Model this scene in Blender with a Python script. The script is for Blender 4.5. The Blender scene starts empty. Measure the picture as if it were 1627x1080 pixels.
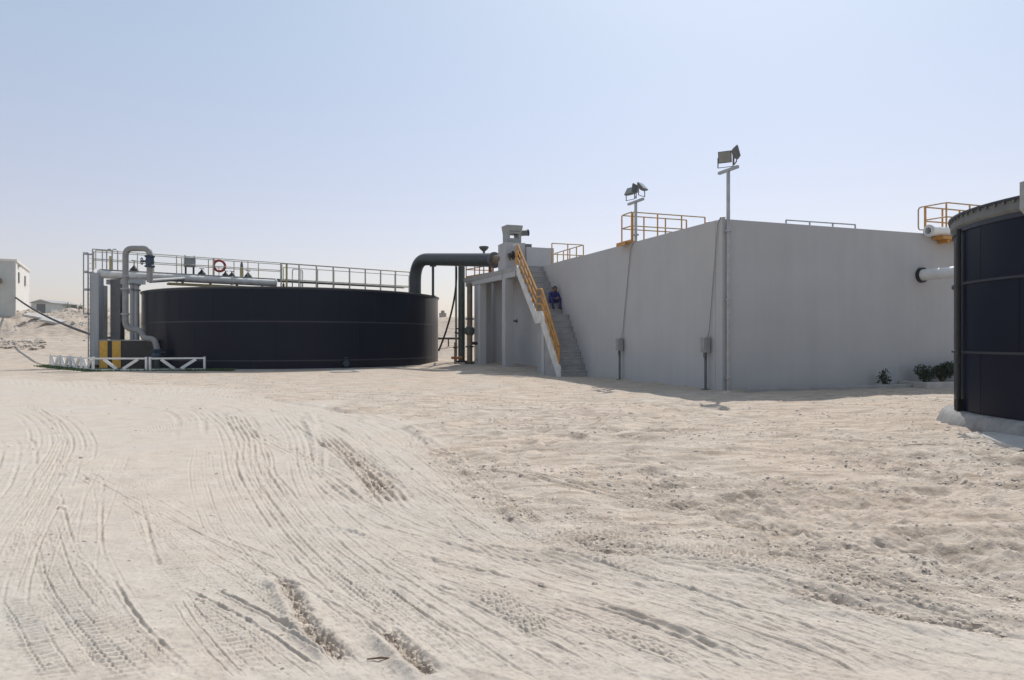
import bpy, math, random
import numpy as np
from mathutils import Vector, Matrix

random.seed(7)
rng = np.random.default_rng(7)
SC = bpy.context.scene
COL = SC.collection

# ------------------------------------------------------------------ camera
EYE = 1.65
cam_d = bpy.data.cameras.new('camera')
cam_d.sensor_width = 36.0
cam_d.lens = 36.0 * 1085.0 / 1627.0
cam_d.clip_start = 0.1
cam_d.clip_end = 6000
cam = bpy.data.objects.new('camera', cam_d)
cam.location = (0, 0, EYE)
cam.rotation_euler = (math.radians(90), 0, 0)
COL.objects.link(cam)
SC.camera = cam

# ------------------------------------------------------------------ sky, sun, exposure
SUN_EL = math.radians(53.5)
SUN_AZ = math.radians(21.0)            # clockwise from +Y
world = bpy.data.worlds.new('World')
SC.world = world
world.use_nodes = True
wn, wl = world.node_tree.nodes, world.node_tree.links
wn.clear()
sky = wn.new('ShaderNodeTexSky')
sky.sky_type = 'NISHITA'
sky.sun_disc = False
sky.sun_elevation = SUN_EL
sky.sun_rotation = SUN_AZ
sky.altitude = 0
sky.air_density = 1.0
sky.dust_density = 1.5
sky.ozone_density = 2.0
bgn = wn.new('ShaderNodeBackground')
bgn.inputs['Strength'].default_value = 0.10
won = wn.new('ShaderNodeOutputWorld')
# a veil of pale desert haze over the whole sky, a little dustier low down
wvl = wn.new('ShaderNodeMix')
wvl.data_type = 'RGBA'
wvl.inputs[0].default_value = 0.15
wtc = wn.new('ShaderNodeTexCoord')
wsx = wn.new('ShaderNodeSeparateXYZ')
wl.new(wtc.outputs['Generated'], wsx.inputs[0])
wmr = wn.new('ShaderNodeMapRange')
wmr.interpolation_type = 'SMOOTHSTEP'
wmr.inputs['From Min'].default_value = 0.05
wmr.inputs['From Max'].default_value = 0.45
wl.new(wsx.outputs['Z'], wmr.inputs['Value'])
wcol = wn.new('ShaderNodeMix')
wcol.data_type = 'RGBA'
wcol.inputs[6].default_value = (21.0, 15.8, 15.6, 1)
wcol.inputs[7].default_value = (16.5, 18.6, 19.4, 1)
wl.new(wmr.outputs[0], wcol.inputs[0])
wl.new(wcol.outputs[2], wvl.inputs[7])
wl.new(sky.outputs[0], wvl.inputs[6])
wl.new(wvl.outputs[2], bgn.inputs['Color'])
wl.new(bgn.outputs[0], won.inputs['Surface'])

sun_d = bpy.data.lights.new('sun', 'SUN')
sun_d.energy = 3.45
sun_d.angle = math.radians(0.6)
sun_d.color = (1.0, 0.955, 0.90)
sun = bpy.data.objects.new('sun', sun_d)
S = Vector((math.sin(SUN_AZ) * math.cos(SUN_EL), math.cos(SUN_AZ) * math.cos(SUN_EL), math.sin(SUN_EL)))
sun.rotation_euler = (-S).to_track_quat('-Z', 'Y').to_euler()
sun.location = S * 100
COL.objects.link(sun)

SC.view_settings.view_transform = 'Standard'
SC.view_settings.look = 'None'
SC.view_settings.exposure = 0.0
SC.view_settings.gamma = 1.0
SC.view_settings.use_curve_mapping = False

# ------------------------------------------------------------------ helpers
PXF, PCX, PCY = 1085.0, 813.5, 540.0


def at(px, py, Y):
    """A point at real depth Y seen along the photograph's pixel."""
    return Vector(((px - PCX) / PXF * Y, Y, EYE - (py - PCY) / PXF * Y))


def gp(px, py):
    Y = EYE * PXF / (py - PCY)
    return ((px - PCX) / PXF * Y, Y)


CX, CY = 6.72, 21.83                    # near corner of the concrete basin
TH = math.atan2(0.34, 0.94)
PLANT = Matrix.Translation((CX, CY, 0)) @ Matrix.Rotation(TH, 4, 'Z')
ID = Matrix.Identity(4)


def smooth(a, b, x):
    t = np.clip((np.asarray(x, float) - a) / (b - a), 0, 1)
    return t * t * (3 - 2 * t)


class MB:
    def __init__(self):
        self.v, self.f = [], []

    def quadbox(self, p):
        """eight corners: bottom four ccw, top four ccw"""
        b = len(self.v)
        self.v += [Vector(q) for q in p]
        for q in ((3, 2, 1, 0), (4, 5, 6, 7), (0, 1, 5, 4), (1, 2, 6, 5), (2, 3, 7, 6), (3, 0, 4, 7)):
            self.f.append(tuple(b + i for i in q))
        return self

    def box(self, x0, x1, y0, y1, z0, z1):
        return self.quadbox([(x0, y0, z0), (x1, y0, z0), (x1, y1, z0), (x0, y1, z0),
                             (x0, y0, z1), (x1, y0, z1), (x1, y1, z1), (x0, y1, z1)])

    def obox(self, c, size, M=None):
        sx, sy, sz = [s / 2 for s in size]
        M = M or Matrix.Identity(3)
        c = Vector(c)
        P = [(-sx, -sy, -sz), (sx, -sy, -sz), (sx, sy, -sz), (-sx, sy, -sz), (-sx, -sy, sz), (sx, -sy, sz), (sx, sy, sz), (-sx, sy, sz)]
        return self.quadbox([c + M @ Vector(p) for p in P])

    def beam(self, a, b, w, h, up=(0, 0, 1)):
        a, b = Vector(a), Vector(b)
        d = (b - a)
        L = d.length
        d.normalize()
        u = Vector(up)
        if abs(d.dot(u)) > 0.98:
            u = Vector((0, 1, 0))
        s = d.cross(u).normalized()
        u = s.cross(d).normalized()
        M = Matrix((d, s, u)).transposed()
        return self.obox((a + b) / 2, (L, w, h), M)

    def prism(self, pts, z0, z1):
        b = len(self.v)
        n = len(pts)
        self.v += [Vector((p[0], p[1], z0)) for p in pts] + [Vector((p[0], p[1], z1)) for p in pts]
        self.f.append(tuple(b + i for i in reversed(range(n))))
        self.f.append(tuple(b + n + i for i in range(n)))
        for i in range(n):
            j = (i + 1) % n
            self.f.append((b + i, b + j, b + n + j, b + n + i))
        return self

    def prism_x(self, pts, x0, x1):
        """outline in (y, z), extruded along x"""
        b = len(self.v)
        n = len(pts)
        self.v += [Vector((x0, p[0], p[1])) for p in pts] + [Vector((x1, p[0], p[1])) for p in pts]
        self.f.append(tuple(b + i for i in reversed(range(n))))
        self.f.append(tuple(b + n + i for i in range(n)))
        for i in range(n):
            j = (i + 1) % n
            self.f.append((b + i, b + j, b + n + j, b + n + i))
        return self

    def tube(self, pts, r, n=10, cap=True):
        pts = [Vector(p) for p in pts]
        rs = r if isinstance(r, (list, tuple)) else [r] * len(pts)
        b = len(self.v)
        t = (pts[1] - pts[0]).normalized()
        ref = Vector((0, 0, 1)) if abs(t.z) < 0.9 else Vector((1, 0, 0))
        s = t.cross(ref).normalized()
        for i, p in enumerate(pts):
            if i == 0:
                t2 = pts[1] - pts[0]
            elif i == len(pts) - 1:
                t2 = pts[-1] - pts[-2]
            else:
                t2 = (pts[i + 1] - pts[i]).normalized() + (pts[i] - pts[i - 1]).normalized()
            t2.normalize()
            s = (s - t2 * s.dot(t2)).normalized()
            u = t2.cross(s)
            for k in range(n):
                a = 2 * math.pi * k / n
                self.v.append(p + (s * math.cos(a) + u * math.sin(a)) * rs[i])
        for i in range(len(pts) - 1):
            for k in range(n):
                k2 = (k + 1) % n
                self.f.append((b + i * n + k, b + i * n + k2, b + (i + 1) * n + k2, b + (i + 1) * n + k))
        if cap:
            self.f.append(tuple(b + k for k in reversed(range(n))))
            e = b + (len(pts) - 1) * n
            self.f.append(tuple(e + k for k in range(n)))
        return self

    def lathe(self, prof, c=(0, 0, 0), n=24, axis=None, closed=False):
        """profile of (radius, height) turned round +Z at c, or round axis"""
        b = len(self.v)
        M = Matrix.Identity(3) if axis is None else Vector(axis).to_track_quat('Z', 'Y').to_matrix()
        c = Vector(c)
        for (r, z) in prof:
            for k in range(n):
                a = 2 * math.pi * k / n
                self.v.append(c + M @ Vector((r * math.cos(a), r * math.sin(a), z)))
        m = len(prof)
        for i in range(m if closed else m - 1):
            i2 = (i + 1) % m
            for k in range(n):
                k2 = (k + 1) % n
                self.f.append((b + i * n + k, b + i * n + k2, b + i2 * n + k2, b + i2 * n + k))
        if not closed:
            self.f.append(tuple(b + k for k in reversed(range(n))))
            e = b + (m - 1) * n
            self.f.append(tuple(e + k for k in range(n)))
        return self


ROOT_M = {}


def thing(name, label, cat, loc=(0, 0, 0), rotz=0.0, frame=ID, group=None):
    o = bpy.data.objects.new(name, None)
    o.empty_display_size = 0.3
    p = frame @ Vector(loc)
    rz = rotz + frame.to_euler().z
    o.location = p
    o.rotation_euler = (0, 0, rz)
    COL.objects.link(o)
    o['label'] = label
    o['category'] = cat
    if group:
        o['group'] = group
    ROOT_M[o] = Matrix.Translation(p) @ Matrix.Rotation(rz, 4, 'Z')
    return o


def root_of(o):
    while o.parent:
        o = o.parent
    return o


def build(mb, name, m, parent=None, frame=ID, smooth_=False, bevel=0.0, label=None):
    me = bpy.data.meshes.new(name)
    M = frame
    if parent is not None:
        M = ROOT_M[root_of(parent)].inverted() @ frame
    me.from_pydata([tuple(M @ v) for v in mb.v], [], mb.f)
    me.materials.append(m)
    if smooth_:
        me.polygons.foreach_set('use_smooth', [True] * len(me.polygons))
        try:
            me.set_sharp_from_angle(angle=math.radians(40))
        except Exception:
            pass
    me.update()
    o = bpy.data.objects.new(name, me)
    COL.objects.link(o)
    if parent is not None:
        o.parent = parent
    if bevel:
        bm = o.modifiers.new('bevel', 'BEVEL')
        bm.width = bevel
        bm.segments = 2
        bm.limit_method = 'ANGLE'
    if label:
        o['label'] = label
    return o


def solo(mb, name, label, cat, m, loc=(0, 0, 0), frame=ID, group=None, smooth_=False, bevel=0, kind=None):
    """a thing that is one mesh with its origin at loc"""
    M = Matrix.Translation(-Vector(frame @ Vector(loc)))
    o = build(mb, name, m, None, M @ frame, smooth_, bevel)
    o.location = frame @ Vector(loc)
    ROOT_M[o] = Matrix.Translation(o.location)
    if label:
        o['label'] = label
    if cat:
        o['category'] = cat
    if group:
        o['group'] = group
    if kind:
        o['kind'] = kind
    return o


def kids(o):
    return [c for c in bpy.data.objects if c.parent == o]


def dup(o, loc, rotz=None, label=None, parent=None):
    c = o.copy()
    COL.objects.link(c)
    if parent is None:
        c.location = loc
        if rotz is not None:
            c.rotation_euler = (0, 0, rotz)
        if label:
            c['label'] = label
        ROOT_M[c] = Matrix.Translation(c.location) @ Matrix.Rotation(c.rotation_euler.z, 4, 'Z')
    else:
        c.parent = parent
    for ch in kids(o):
        dup(ch, None, None, None, c)
    return c


def arc(c, r, a0, a1, n, u, v):
    c, u, v = Vector(c), Vector(u), Vector(v)
    return [c + u * r * math.cos(a0 + (a1 - a0) * i / n) + v * r * math.sin(a0 + (a1 - a0) * i / n) for i in range(n + 1)]


def bend_path(pts, r, n=7):
    """polyline with its corners rounded to radius-like r"""
    pts = [Vector(p) for p in pts]
    out = [pts[0]]
    for i in range(1, len(pts) - 1):
        a, b, c = pts[i - 1], pts[i], pts[i + 1]
        d1, d2 = (a - b), (c - b)
        q = min(r, d1.length * 0.49, d2.length * 0.49)
        s, e = b + d1.normalized() * q, b + d2.normalized() * q
        for k in range(n + 1):
            t = k / n
            out.append(s * (1 - t) ** 2 + b * 2 * t * (1 - t) + e * t * t)
    out.append(pts[-1])
    return out


# ------------------------------------------------------------------ materials
def mat(name, col, rough=0.6, metal=0.0, var=0.12, scale=3.0, bump=0.0, bscale=60.0, spec=0.5, streak=False, col2=None, detail=6, world_=False, rvar=0.12):
    m = bpy.data.materials.new(name)
    m.use_nodes = True
    nt = m.node_tree
    n, l = nt.nodes, nt.links
    b = n['Principled BSDF']
    b.inputs['Roughness'].default_value = rough
    b.inputs['Metallic'].default_value = metal
    b.inputs['Specular IOR Level'].default_value = spec
    tc = n.new('ShaderNodeTexCoord')
    mp = n.new('ShaderNodeMapping')
    mp.inputs['Scale'].default_value = (1, 1, 0.12) if streak else (1, 1, 1)
    if world_:
        ge = n.new('ShaderNodeNewGeometry')
        l.new(ge.outputs['Position'], mp.inputs['Vector'])
    else:
        l.new(tc.outputs['Object'], mp.inputs['Vector'])
    no = n.new('ShaderNodeTexNoise')
    no.inputs['Scale'].default_value = scale
    no.inputs['Detail'].default_value = detail
    no.inputs['Roughness'].default_value = 0.62
    l.new(mp.outputs[0], no.inputs['Vector'])
    rp = n.new('ShaderNodeValToRGB')
    c2 = col2 or tuple(c * (1 - 2.2 * var) for c in col)
    c1 = tuple(min(1, c * (1 + var)) for c in col)
    rp.color_ramp.elements[0].position = 0.28
    rp.color_ramp.elements[0].color = (*c2, 1)
    rp.color_ramp.elements[1].position = 0.66
    rp.color_ramp.elements[1].color = (*c1, 1)
    l.new(no.outputs['Fac'], rp.inputs['Fac'])
    l.new(rp.outputs[0], b.inputs['Base Color'])
    rr = n.new('ShaderNodeMapRange')
    rr.inputs['To Min'].default_value = max(0.05, rough - rvar)
    rr.inputs['To Max'].default_value = min(1, rough + rvar)
    l.new(no.outputs['Fac'], rr.inputs['Value'])
    l.new(rr.outputs[0], b.inputs['Roughness'])
    if bump:
        n2 = n.new('ShaderNodeTexNoise')
        n2.inputs['Scale'].default_value = bscale
        n2.inputs['Detail'].default_value = 5
        l.new(tc.outputs['Object'], n2.inputs['Vector'])
        bp = n.new('ShaderNodeBump')
        bp.inputs['Strength'].default_value = bump
        bp.inputs['Distance'].default_value = 0.02
        l.new(n2.outputs['Fac'], bp.inputs['Height'])
        l.new(bp.outputs[0], b.inputs['Normal'])
    return m


M = {}
M['wall'] = mat('painted_concrete', (0.452, 0.455, 0.457), 0.8, var=0.03, scale=0.7, bump=0.12, bscale=25, streak=False)
_nt = M['wall'].node_tree
_b = _nt.nodes['Principled BSDF']
_src = _b.inputs['Base Color'].links[0].from_socket
_mp = _nt.nodes.new('ShaderNodeMapping')
_mp.inputs['Scale'].default_value = (2.2, 2.2, 0.10)
_tc = _nt.nodes.new('ShaderNodeTexCoord')
_nt.links.new(_tc.outputs['Object'], _mp.inputs['Vector'])
_ns = _nt.nodes.new('ShaderNodeTexNoise')
_ns.inputs['Scale'].default_value = 1.3
_ns.inputs['Detail'].default_value = 7
_nt.links.new(_mp.outputs[0], _ns.inputs['Vector'])
_rp = _nt.nodes.new('ShaderNodeValToRGB')
_rp.color_ramp.elements[0].position = 0.30
_rp.color_ramp.elements[0].color = (0.88, 0.88, 0.87, 1)
_rp.color_ramp.elements[1].position = 0.60
_rp.color_ramp.elements[1].color = (1, 1, 1, 1)
_nt.links.new(_ns.outputs['Fac'], _rp.inputs['Fac'])
_mx = _nt.nodes.new('ShaderNodeMix')
_mx.data_type = 'RGBA'
_mx.blend_type = 'MULTIPLY'
_mx.inputs[0].default_value = 0.3
_nt.links.new(_src, _mx.inputs[6])
_nt.links.new(_rp.outputs[0], _mx.inputs[7])
_nt.links.new(_mx.outputs[2], _b.inputs['Base Color'])
M['concrete'] = mat('bare_concrete', (0.36, 0.355, 0.34), 0.85, var=0.10, scale=1.6, bump=0.25, bscale=30)
M['step'] = mat('step_concrete', (0.36, 0.36, 0.355), 0.85, var=0.10, scale=2.5, bump=0.2, bscale=30)
M['footing'] = mat('footing_concrete', (0.29, 0.285, 0.275), 0.9, var=0.16, scale=3.5, bump=0.5, bscale=18)
M['pale'] = mat('pale_concrete', (0.50, 0.48, 0.45), 0.85, var=0.10, scale=2.2, bump=0.3, bscale=25)
M['galv'] = mat('galvanised_steel', (0.40, 0.41, 0.42), 0.45, 0.6, var=0.12, scale=6)
M['greypaint'] = mat('grey_paint', (0.36, 0.385, 0.40), 0.5, var=0.08, scale=2.5, streak=True)
M['greydark'] = mat('dark_grey_paint', (0.125, 0.132, 0.138), 0.5, var=0.10, scale=3)
M['palepipe'] = mat('pale_pipe_paint', (0.68, 0.67, 0.63), 0.5, var=0.10, scale=2.5)
M['whitepipe'] = mat('white_pipe', (0.76, 0.76, 0.74), 0.4, var=0.05, scale=3)
M['white'] = mat('white_paint', (0.78, 0.78, 0.76), 0.55, var=0.07, scale=5)
M['yellow'] = mat('ochre_rail_paint', (0.55, 0.27, 0.055), 0.5, var=0.14, scale=5)
M['stripe'] = mat('yellow_stripe_paint', (0.66, 0.38, 0.06), 0.6, var=0.10, scale=4)
M['railcream'] = mat('cream_rail_paint', (0.58, 0.56, 0.45), 0.5, 0.2, var=0.10, scale=5)
M['railtan'] = mat('sun_faded_ochre_rail', (0.45, 0.32, 0.17), 0.5, var=0.14, scale=5)
M['paleyellow'] = mat('pale_yellow_paint', (0.55, 0.47, 0.20), 0.55, var=0.10, scale=4)
M['navy'] = mat('navy_enamel', (0.0054, 0.0086, 0.0215), 0.31, var=0.07, scale=0.6, spec=0.13, world_=True, rvar=0.03, detail=2)
M['navyband'] = mat('navy_band', (0.022, 0.027, 0.04), 0.45, var=0.12, scale=2, spec=0.4)
M['seam'] = mat('tank_sealant', (0.020, 0.024, 0.036), 0.6, var=0.2, scale=3)
M['rim'] = mat('tank_rim_steel', (0.15, 0.155, 0.15), 0.55, 0.2, var=0.15, scale=4)
M['midgrey'] = mat('mid_grey_pipe', (0.27, 0.27, 0.265), 0.5, var=0.10, scale=3)
M['bigpipe'] = mat('slate_green_pipe', (0.046, 0.056, 0.058), 0.5, var=0.14, scale=2.2, streak=False)
M['greenpipe'] = mat('dark_green_pipe', (0.055, 0.075, 0.062), 0.5, var=0.15, scale=3)
M['brownpipe'] = mat('brown_pipe', (0.19, 0.145, 0.10), 0.6, var=0.15, scale=3)
M['rust'] = mat('rusty_orange', (0.30, 0.12, 0.05), 0.7, var=0.2, scale=6)
M['black'] = mat('black_rubber', (0.015, 0.015, 0.016), 0.6, var=0.15, scale=5)
M['blackpaint'] = mat('black_paint', (0.018, 0.018, 0.018), 0.5, var=0.15, scale=3)
M['valveblue'] = mat('dark_blue_valve', (0.025, 0.05, 0.085), 0.5, var=0.12, scale=6)
M['red'] = mat('red_ring', (0.36, 0.055, 0.04), 0.55, var=0.12, scale=6)
M['boxgrey'] = mat('grey_enclosure', (0.30, 0.31, 0.30), 0.5, var=0.08, scale=5)
M['lampglass'] = mat('lamp_glass', (0.24, 0.25, 0.23), 0.2, var=0.10, scale=8)
M['cream'] = mat('cream_render', (0.72, 0.71, 0.67), 0.8, var=0.05, scale=0.8)
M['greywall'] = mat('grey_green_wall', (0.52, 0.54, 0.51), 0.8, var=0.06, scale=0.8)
M['glass'] = mat('dark_glass', (0.03, 0.035, 0.04), 0.2, var=0.1, scale=3)
M['wood'] = mat('brown_boards', (0.20, 0.13, 0.085), 0.8, var=0.15, scale=4)
M['roof'] = mat('grey_roof', (0.34, 0.33, 0.32), 0.7, var=0.08, scale=2)
M['coverall'] = mat('blue_cloth', (0.022, 0.032, 0.16), 0.85, var=0.15, scale=12)
M['hair'] = mat('black_hair', (0.012, 0.011, 0.010), 0.7, var=0.1, scale=20)
M['skin'] = mat('skin', (0.16, 0.085, 0.055), 0.55, var=0.06, scale=20)
M['boot'] = mat('black_boot', (0.015, 0.014, 0.013), 0.5, var=0.1, scale=20)
M['leaf'] = mat('shrub_leaf', (0.030, 0.055, 0.024), 0.55, var=0.28, scale=5)
M['leafdry'] = mat('tree_leaf', (0.06, 0.075, 0.035), 0.6, var=0.28, scale=2)
M['stem'] = mat('plant_stem', (0.12, 0.085, 0.05), 0.8, var=0.15, scale=8)
M['grass'] = mat('grass_blade', (0.075, 0.13, 0.04), 0.6, var=0.25, scale=1.5)
M['rock'] = mat('limestone_rubble', (0.50, 0.445, 0.38), 0.9, var=0.15, scale=2, bump=0.4, bscale=12)
M['sack'] = mat('white_sack', (0.76, 0.73, 0.70), 0.8, var=0.06, scale=6)
M['sheet'] = mat('pale_blue_sheet', (0.34, 0.44, 0.50), 0.5, var=0.12, scale=4)
M['teal'] = mat('sage_pole_paint', (0.28, 0.31, 0.26), 0.5, var=0.1, scale=3)
M['soil'] = mat('bed_soil', (0.26, 0.21, 0.16), 0.95, var=0.2, scale=5, bump=0.4, bscale=20)
M['dirtwall'] = mat('far_boundary_wall', (0.33, 0.30, 0.27), 0.9, var=0.08, scale=1)

# ------------------------------------------------------------------ ground
T1C, T1R, T1H = Vector((-14.75, 47.25)), 9.58, 4.60       # big low tank
T2C, T2R, T2H = Vector((11.90, 12.10)), 3.42, 4.02        # tall tank at the right


def macro(x, y):
    x, y = np.asarray(x, float), np.asarray(y, float)
    h = np.zeros_like(x)
    # slight rise under the platform columns
    lx = (x - CX) * 0.94 + (y - CY) * 0.34
    ly = -(x - CX) * 0.34 + (y - CY) * 0.94
    h += 0.20 * smooth(11.5, 16, ly) * (1 - smooth(24, 40, ly)) * smooth(-5.5, -2.5, lx)
    # spoil bank behind everything
    dt = np.hypot(x - T1C.x, y - T1C.y)
    k = smooth(T1R + 1.5, T1R + 11, dt)
    h += k * (1.55 * smooth(46, 64, y) + 2.6 * smooth(62, 74, y + 2.2 * np.sin(x * 0.17 + 0.6)) + 0.020 * np.clip(y - 76, 0, 260))
    h += 0.75 * smooth(64, 73, y) * (1 - smooth(76, 92, y)) * smooth(-38, -46, x) * (0.6 + 0.4 * np.sin(x * 0.5))
    return h


def gz(x, y):
    return float(macro(np.array([x]), np.array([y]))[0])


def hash2(ix, iy, seed):
    n = (ix.astype(np.int64) * 374761393 + iy.astype(np.int64) * 668265263 + seed * 974711) & 0x7fffffff
    n = ((n ^ (n >> 13)) * 1274126177) & 0x7fffffff
    n = (n ^ (n >> 16)) & 0xffff
    return n.astype(np.float32) / 32767.5 - 1.0


def vnoise(x, y, seed=0):
    fx, fy = np.floor(x), np.floor(y)
    ix, iy = fx.astype(np.int64), fy.astype(np.int64)
    tx, ty = (x - fx).astype(np.float32), (y - fy).astype(np.float32)
    tx = tx * tx * tx * (tx * (tx * 6 - 15) + 10)
    ty = ty * ty * ty * (ty * (ty * 6 - 15) + 10)
    a, b = hash2(ix, iy, seed), hash2(ix + 1, iy, seed)
    c, d = hash2(ix, iy + 1, seed), hash2(ix + 1, iy + 1, seed)
    return (a * (1 - tx) + b * tx) * (1 - ty) + (c * (1 - tx) + d * tx) * ty


def catmull(P, n=8):
    P = [np.array(p, float) for p in P]
    P = [2 * P[0] - P[1]] + P + [2 * P[-1] - P[-2]]
    out = []
    for i in range(1, len(P) - 2):
        for k in range(n):
            t = k / n
            out.append(0.5 * ((2 * P[i]) + (-P[i - 1] + P[i + 1]) * t + (2 * P[i - 1] - 5 * P[i] + 4 * P[i + 1] - P[i + 2]) * t * t
                              + (-P[i - 1] + 3 * P[i] - 3 * P[i + 1] + P[i + 2]) * t ** 3))
    out.append(P[-2])
    return np.array(out)


def track_coords(x, y, pts):
    """signed lateral distance and arc length of points to a smoothed line"""
    best = np.full(x.shape, 1e9, np.float32)
    lat = np.zeros_like(best)
    arcl = np.zeros_like(best)
    s0 = 0.0
    for a, b in zip(pts[:-1], pts[1:]):
        d = b - a
        L = math.hypot(*d)
        if L < 1e-6:
            continue
        u = d / L
        rx, ry = x - a[0], y - a[1]
        t = rx * u[0] + ry * u[1]
        tc = np.clip(t, 0, L)
        ex, ey = rx - tc * u[0], ry - tc * u[1]
        dd = ex * ex + ey * ey
        side = np.sign(rx * u[1] - ry * u[0])          # + is to the right of travel
        k = dd < best
        best = np.where(k, dd, best)
        lat = np.where(k, np.sqrt(dd) * side, lat)
        arcl = np.where(k, s0 + tc, arcl)
        s0 += L
    return lat, arcl, s0


# tyre tracks: centre line on the ground (read off as photograph pixels), lateral groove offsets (m), groove width, depth
def offs(w, n):
    return [(-w / 2 + w * i / (n - 1)) for i in range(n)] if n > 1 else [0.0]


TRACKS = [
    # the main bundle that sweeps down from the bend to the bottom right
    ([(372, 655), (395, 690), (402, 735), (425, 780), (470, 838), (540, 905), (640, 985), (760, 1079)], offs(0.42, 6), 0.022, 0.020, 0),
    ([(300, 640), (345, 668), (365, 700), (375, 745), (400, 795), (440, 850), (500, 915), (590, 990), (700, 1079)], offs(0.22, 3), 0.018, 0.012, 0),
    ([(440, 655), (470, 690), (478, 740), (500, 790), (560, 850), (660, 920), (800, 1010), (900, 1079)], offs(0.30, 4), 0.02, 0.014, 0),
    ([(480, 650), (505, 690), (506, 740), (508, 765)], [0.0], 0.05, 0.03, 0),
    # fan of ruts to the right of it
    ([(515, 690), (560, 730), (600, 765), (640, 808)], offs(0.34, 5), 0.03, 0.035, 0),
    ([(510, 760), (545, 790), (590, 815), (640, 835), (700, 850)], offs(0.25, 3), 0.03, 0.026, 0),
    ([(540, 665), (600, 705), (650, 745), (720, 800), (800, 860), (900, 905)], offs(0.5, 3), 0.025, 0.012, 0),
    ([(560, 655), (640, 690), (700, 735), (765, 790)], offs(0.5, 3), 0.03, 0.012, 0),
    ([(495, 832), (560, 845), (610, 865), (700, 890), (800, 915), (920, 955), (1060, 1005), (1230, 1075)], [0.0], 0.045, 0.038, 0),
    ([(690, 850), (800, 878), (900, 893), (1050, 935), (1200, 985), (1400, 1060)], offs(0.16, 2), 0.03, 0.030, 0),
    ([(650, 840), (760, 875), (880, 920), (1020, 965), (1180, 1020), (1330, 1079)], offs(0.45, 6), 0.014, 0.013, 0),
    ([(620, 885), (720, 920), (830, 955), (960, 1005), (1130, 1079)], offs(0.5, 6), 0.014, 0.012, 0),
    ([(560, 880), (640, 930), (740, 985), (860, 1050), (910, 1079)], offs(0.3, 3), 0.018, 0.014, 0),
    ([(870, 848), (960, 875), (1040, 890), (1180, 905), (1320, 945), (1480, 985), (1625, 1010)], offs(0.10, 2), 0.035, 0.034, 0),
    ([(920, 890), (1050, 915), (1150, 950), (1280, 1000), (1420, 1045), (1560, 1079)], offs(0.4, 6), 0.014, 0.014, 0),
    ([(1000, 890), (1130, 920), (1300, 960), (1450, 1010), (1620, 1060)], offs(0.4, 5), 0.014, 0.014, 0),
    ([(1090, 960), (1200, 1000), (1320, 1040), (1400, 1079)], offs(0.22, 3), 0.02, 0.02, 0),
    ([(880, 960), (1000, 1000), (1100, 1040), (1180, 1079)], offs(0.35, 4), 0.016, 0.016, 0),
    # left side arcs
    ([(0, 648), (45, 652), (85, 672), (98, 700), (80, 745), (50, 800), (10, 880), (0, 905)], offs(0.9, 7), 0.02, 0.011, 0),
    ([(0, 690), (30, 700), (25, 750), (0, 800)], offs(0.4, 3), 0.025, 0.014, 0),
    ([(110, 745), (75, 805), (40, 860), (10, 930), (0, 985)], offs(0.25, 3), 0.018, 0.014, 0),
    ([(95, 780), (110, 850), (140, 900), (195, 965)], [0.0], 0.02, 0.022, 0),
    ([(163, 765), (160, 850), (170, 895), (195, 945), (240, 1010), (310, 1079)], [0.0], 0.022, 0.026, 0),
    ([(225, 810), (240, 870), (255, 905)], [0.0], 0.03, 0.02, 0),
    ([(180, 790), (240, 812), (330, 850), (440, 895)], offs(0.10, 2), 0.016, 0.018, 0),
    ([(300, 930), (370, 965), (430, 1000), (520, 1062)], offs(0.12, 2), 0.022, 0.030, 0),
    ([(330, 960), (400, 1000), (470, 1050), (510, 1079)], offs(0.22, 4), 0.010, 0.014, 0),
    ([(285, 955), (320, 1005), (370, 1060), (390, 1079)], offs(0.10, 3), 0.010, 0.016, 0),
    ([(0, 602), (150, 612), (330, 622), (430, 640), (560, 662), (660, 700)], offs(1.6, 5), 0.04, 0.012, 0),
    ([(0, 630), (120, 634), (250, 640), (330, 655), (350, 690)], offs(1.4, 4), 0.04, 0.012, 0),
    # low bank thrown up along the edge of the packed road
    ([(430, 634), (560, 652), (640, 676), (705, 712), (765, 768), (830, 828), (905, 870), (1000, 886)], [0.0], 0.10, -0.040, 0),
    ([(487, 655), (503, 700), (507, 740), (509, 766)], [0.0], 0.07, -0.035, 0),
    ([(905, 872), (1060, 898), (1240, 935), (1420, 975), (1627, 1015)], [0.0], 0.05, -0.028, 0),
    ([(330, 645), (470, 720), (600, 800), (720, 850), (880, 905), (1100, 985), (1300, 1075)], offs(0.28, 4), 0.014, 0.016, 0),
    ([(0, 860), (40, 800), (95, 750), (180, 700), (300, 665), (430, 650)], offs(0.30, 4), 0.014, 0.014, 0),
    ([(700, 1079), (560, 985), (430, 920), (300, 850), (200, 790), (120, 745)], offs(0.30, 4), 0.013, 0.013, 0),
    # tyre treads with lugs
    ([(78, 838), (100, 905), (140, 965), (190, 1025), (245, 1079)], offs(0.22, 4), 0.014, 0.022, 0.062),
    ([(30, 945), (60, 985), (85, 1025), (125, 1079)], offs(0.20, 3), 0.012, 0.017, 0.058),
    ([(760, 940), (800, 965), (850, 1000), (870, 1010)], offs(0.16, 3), 0.012, 0.017, 0.058),
]
_tr = random.Random(77)
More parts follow.
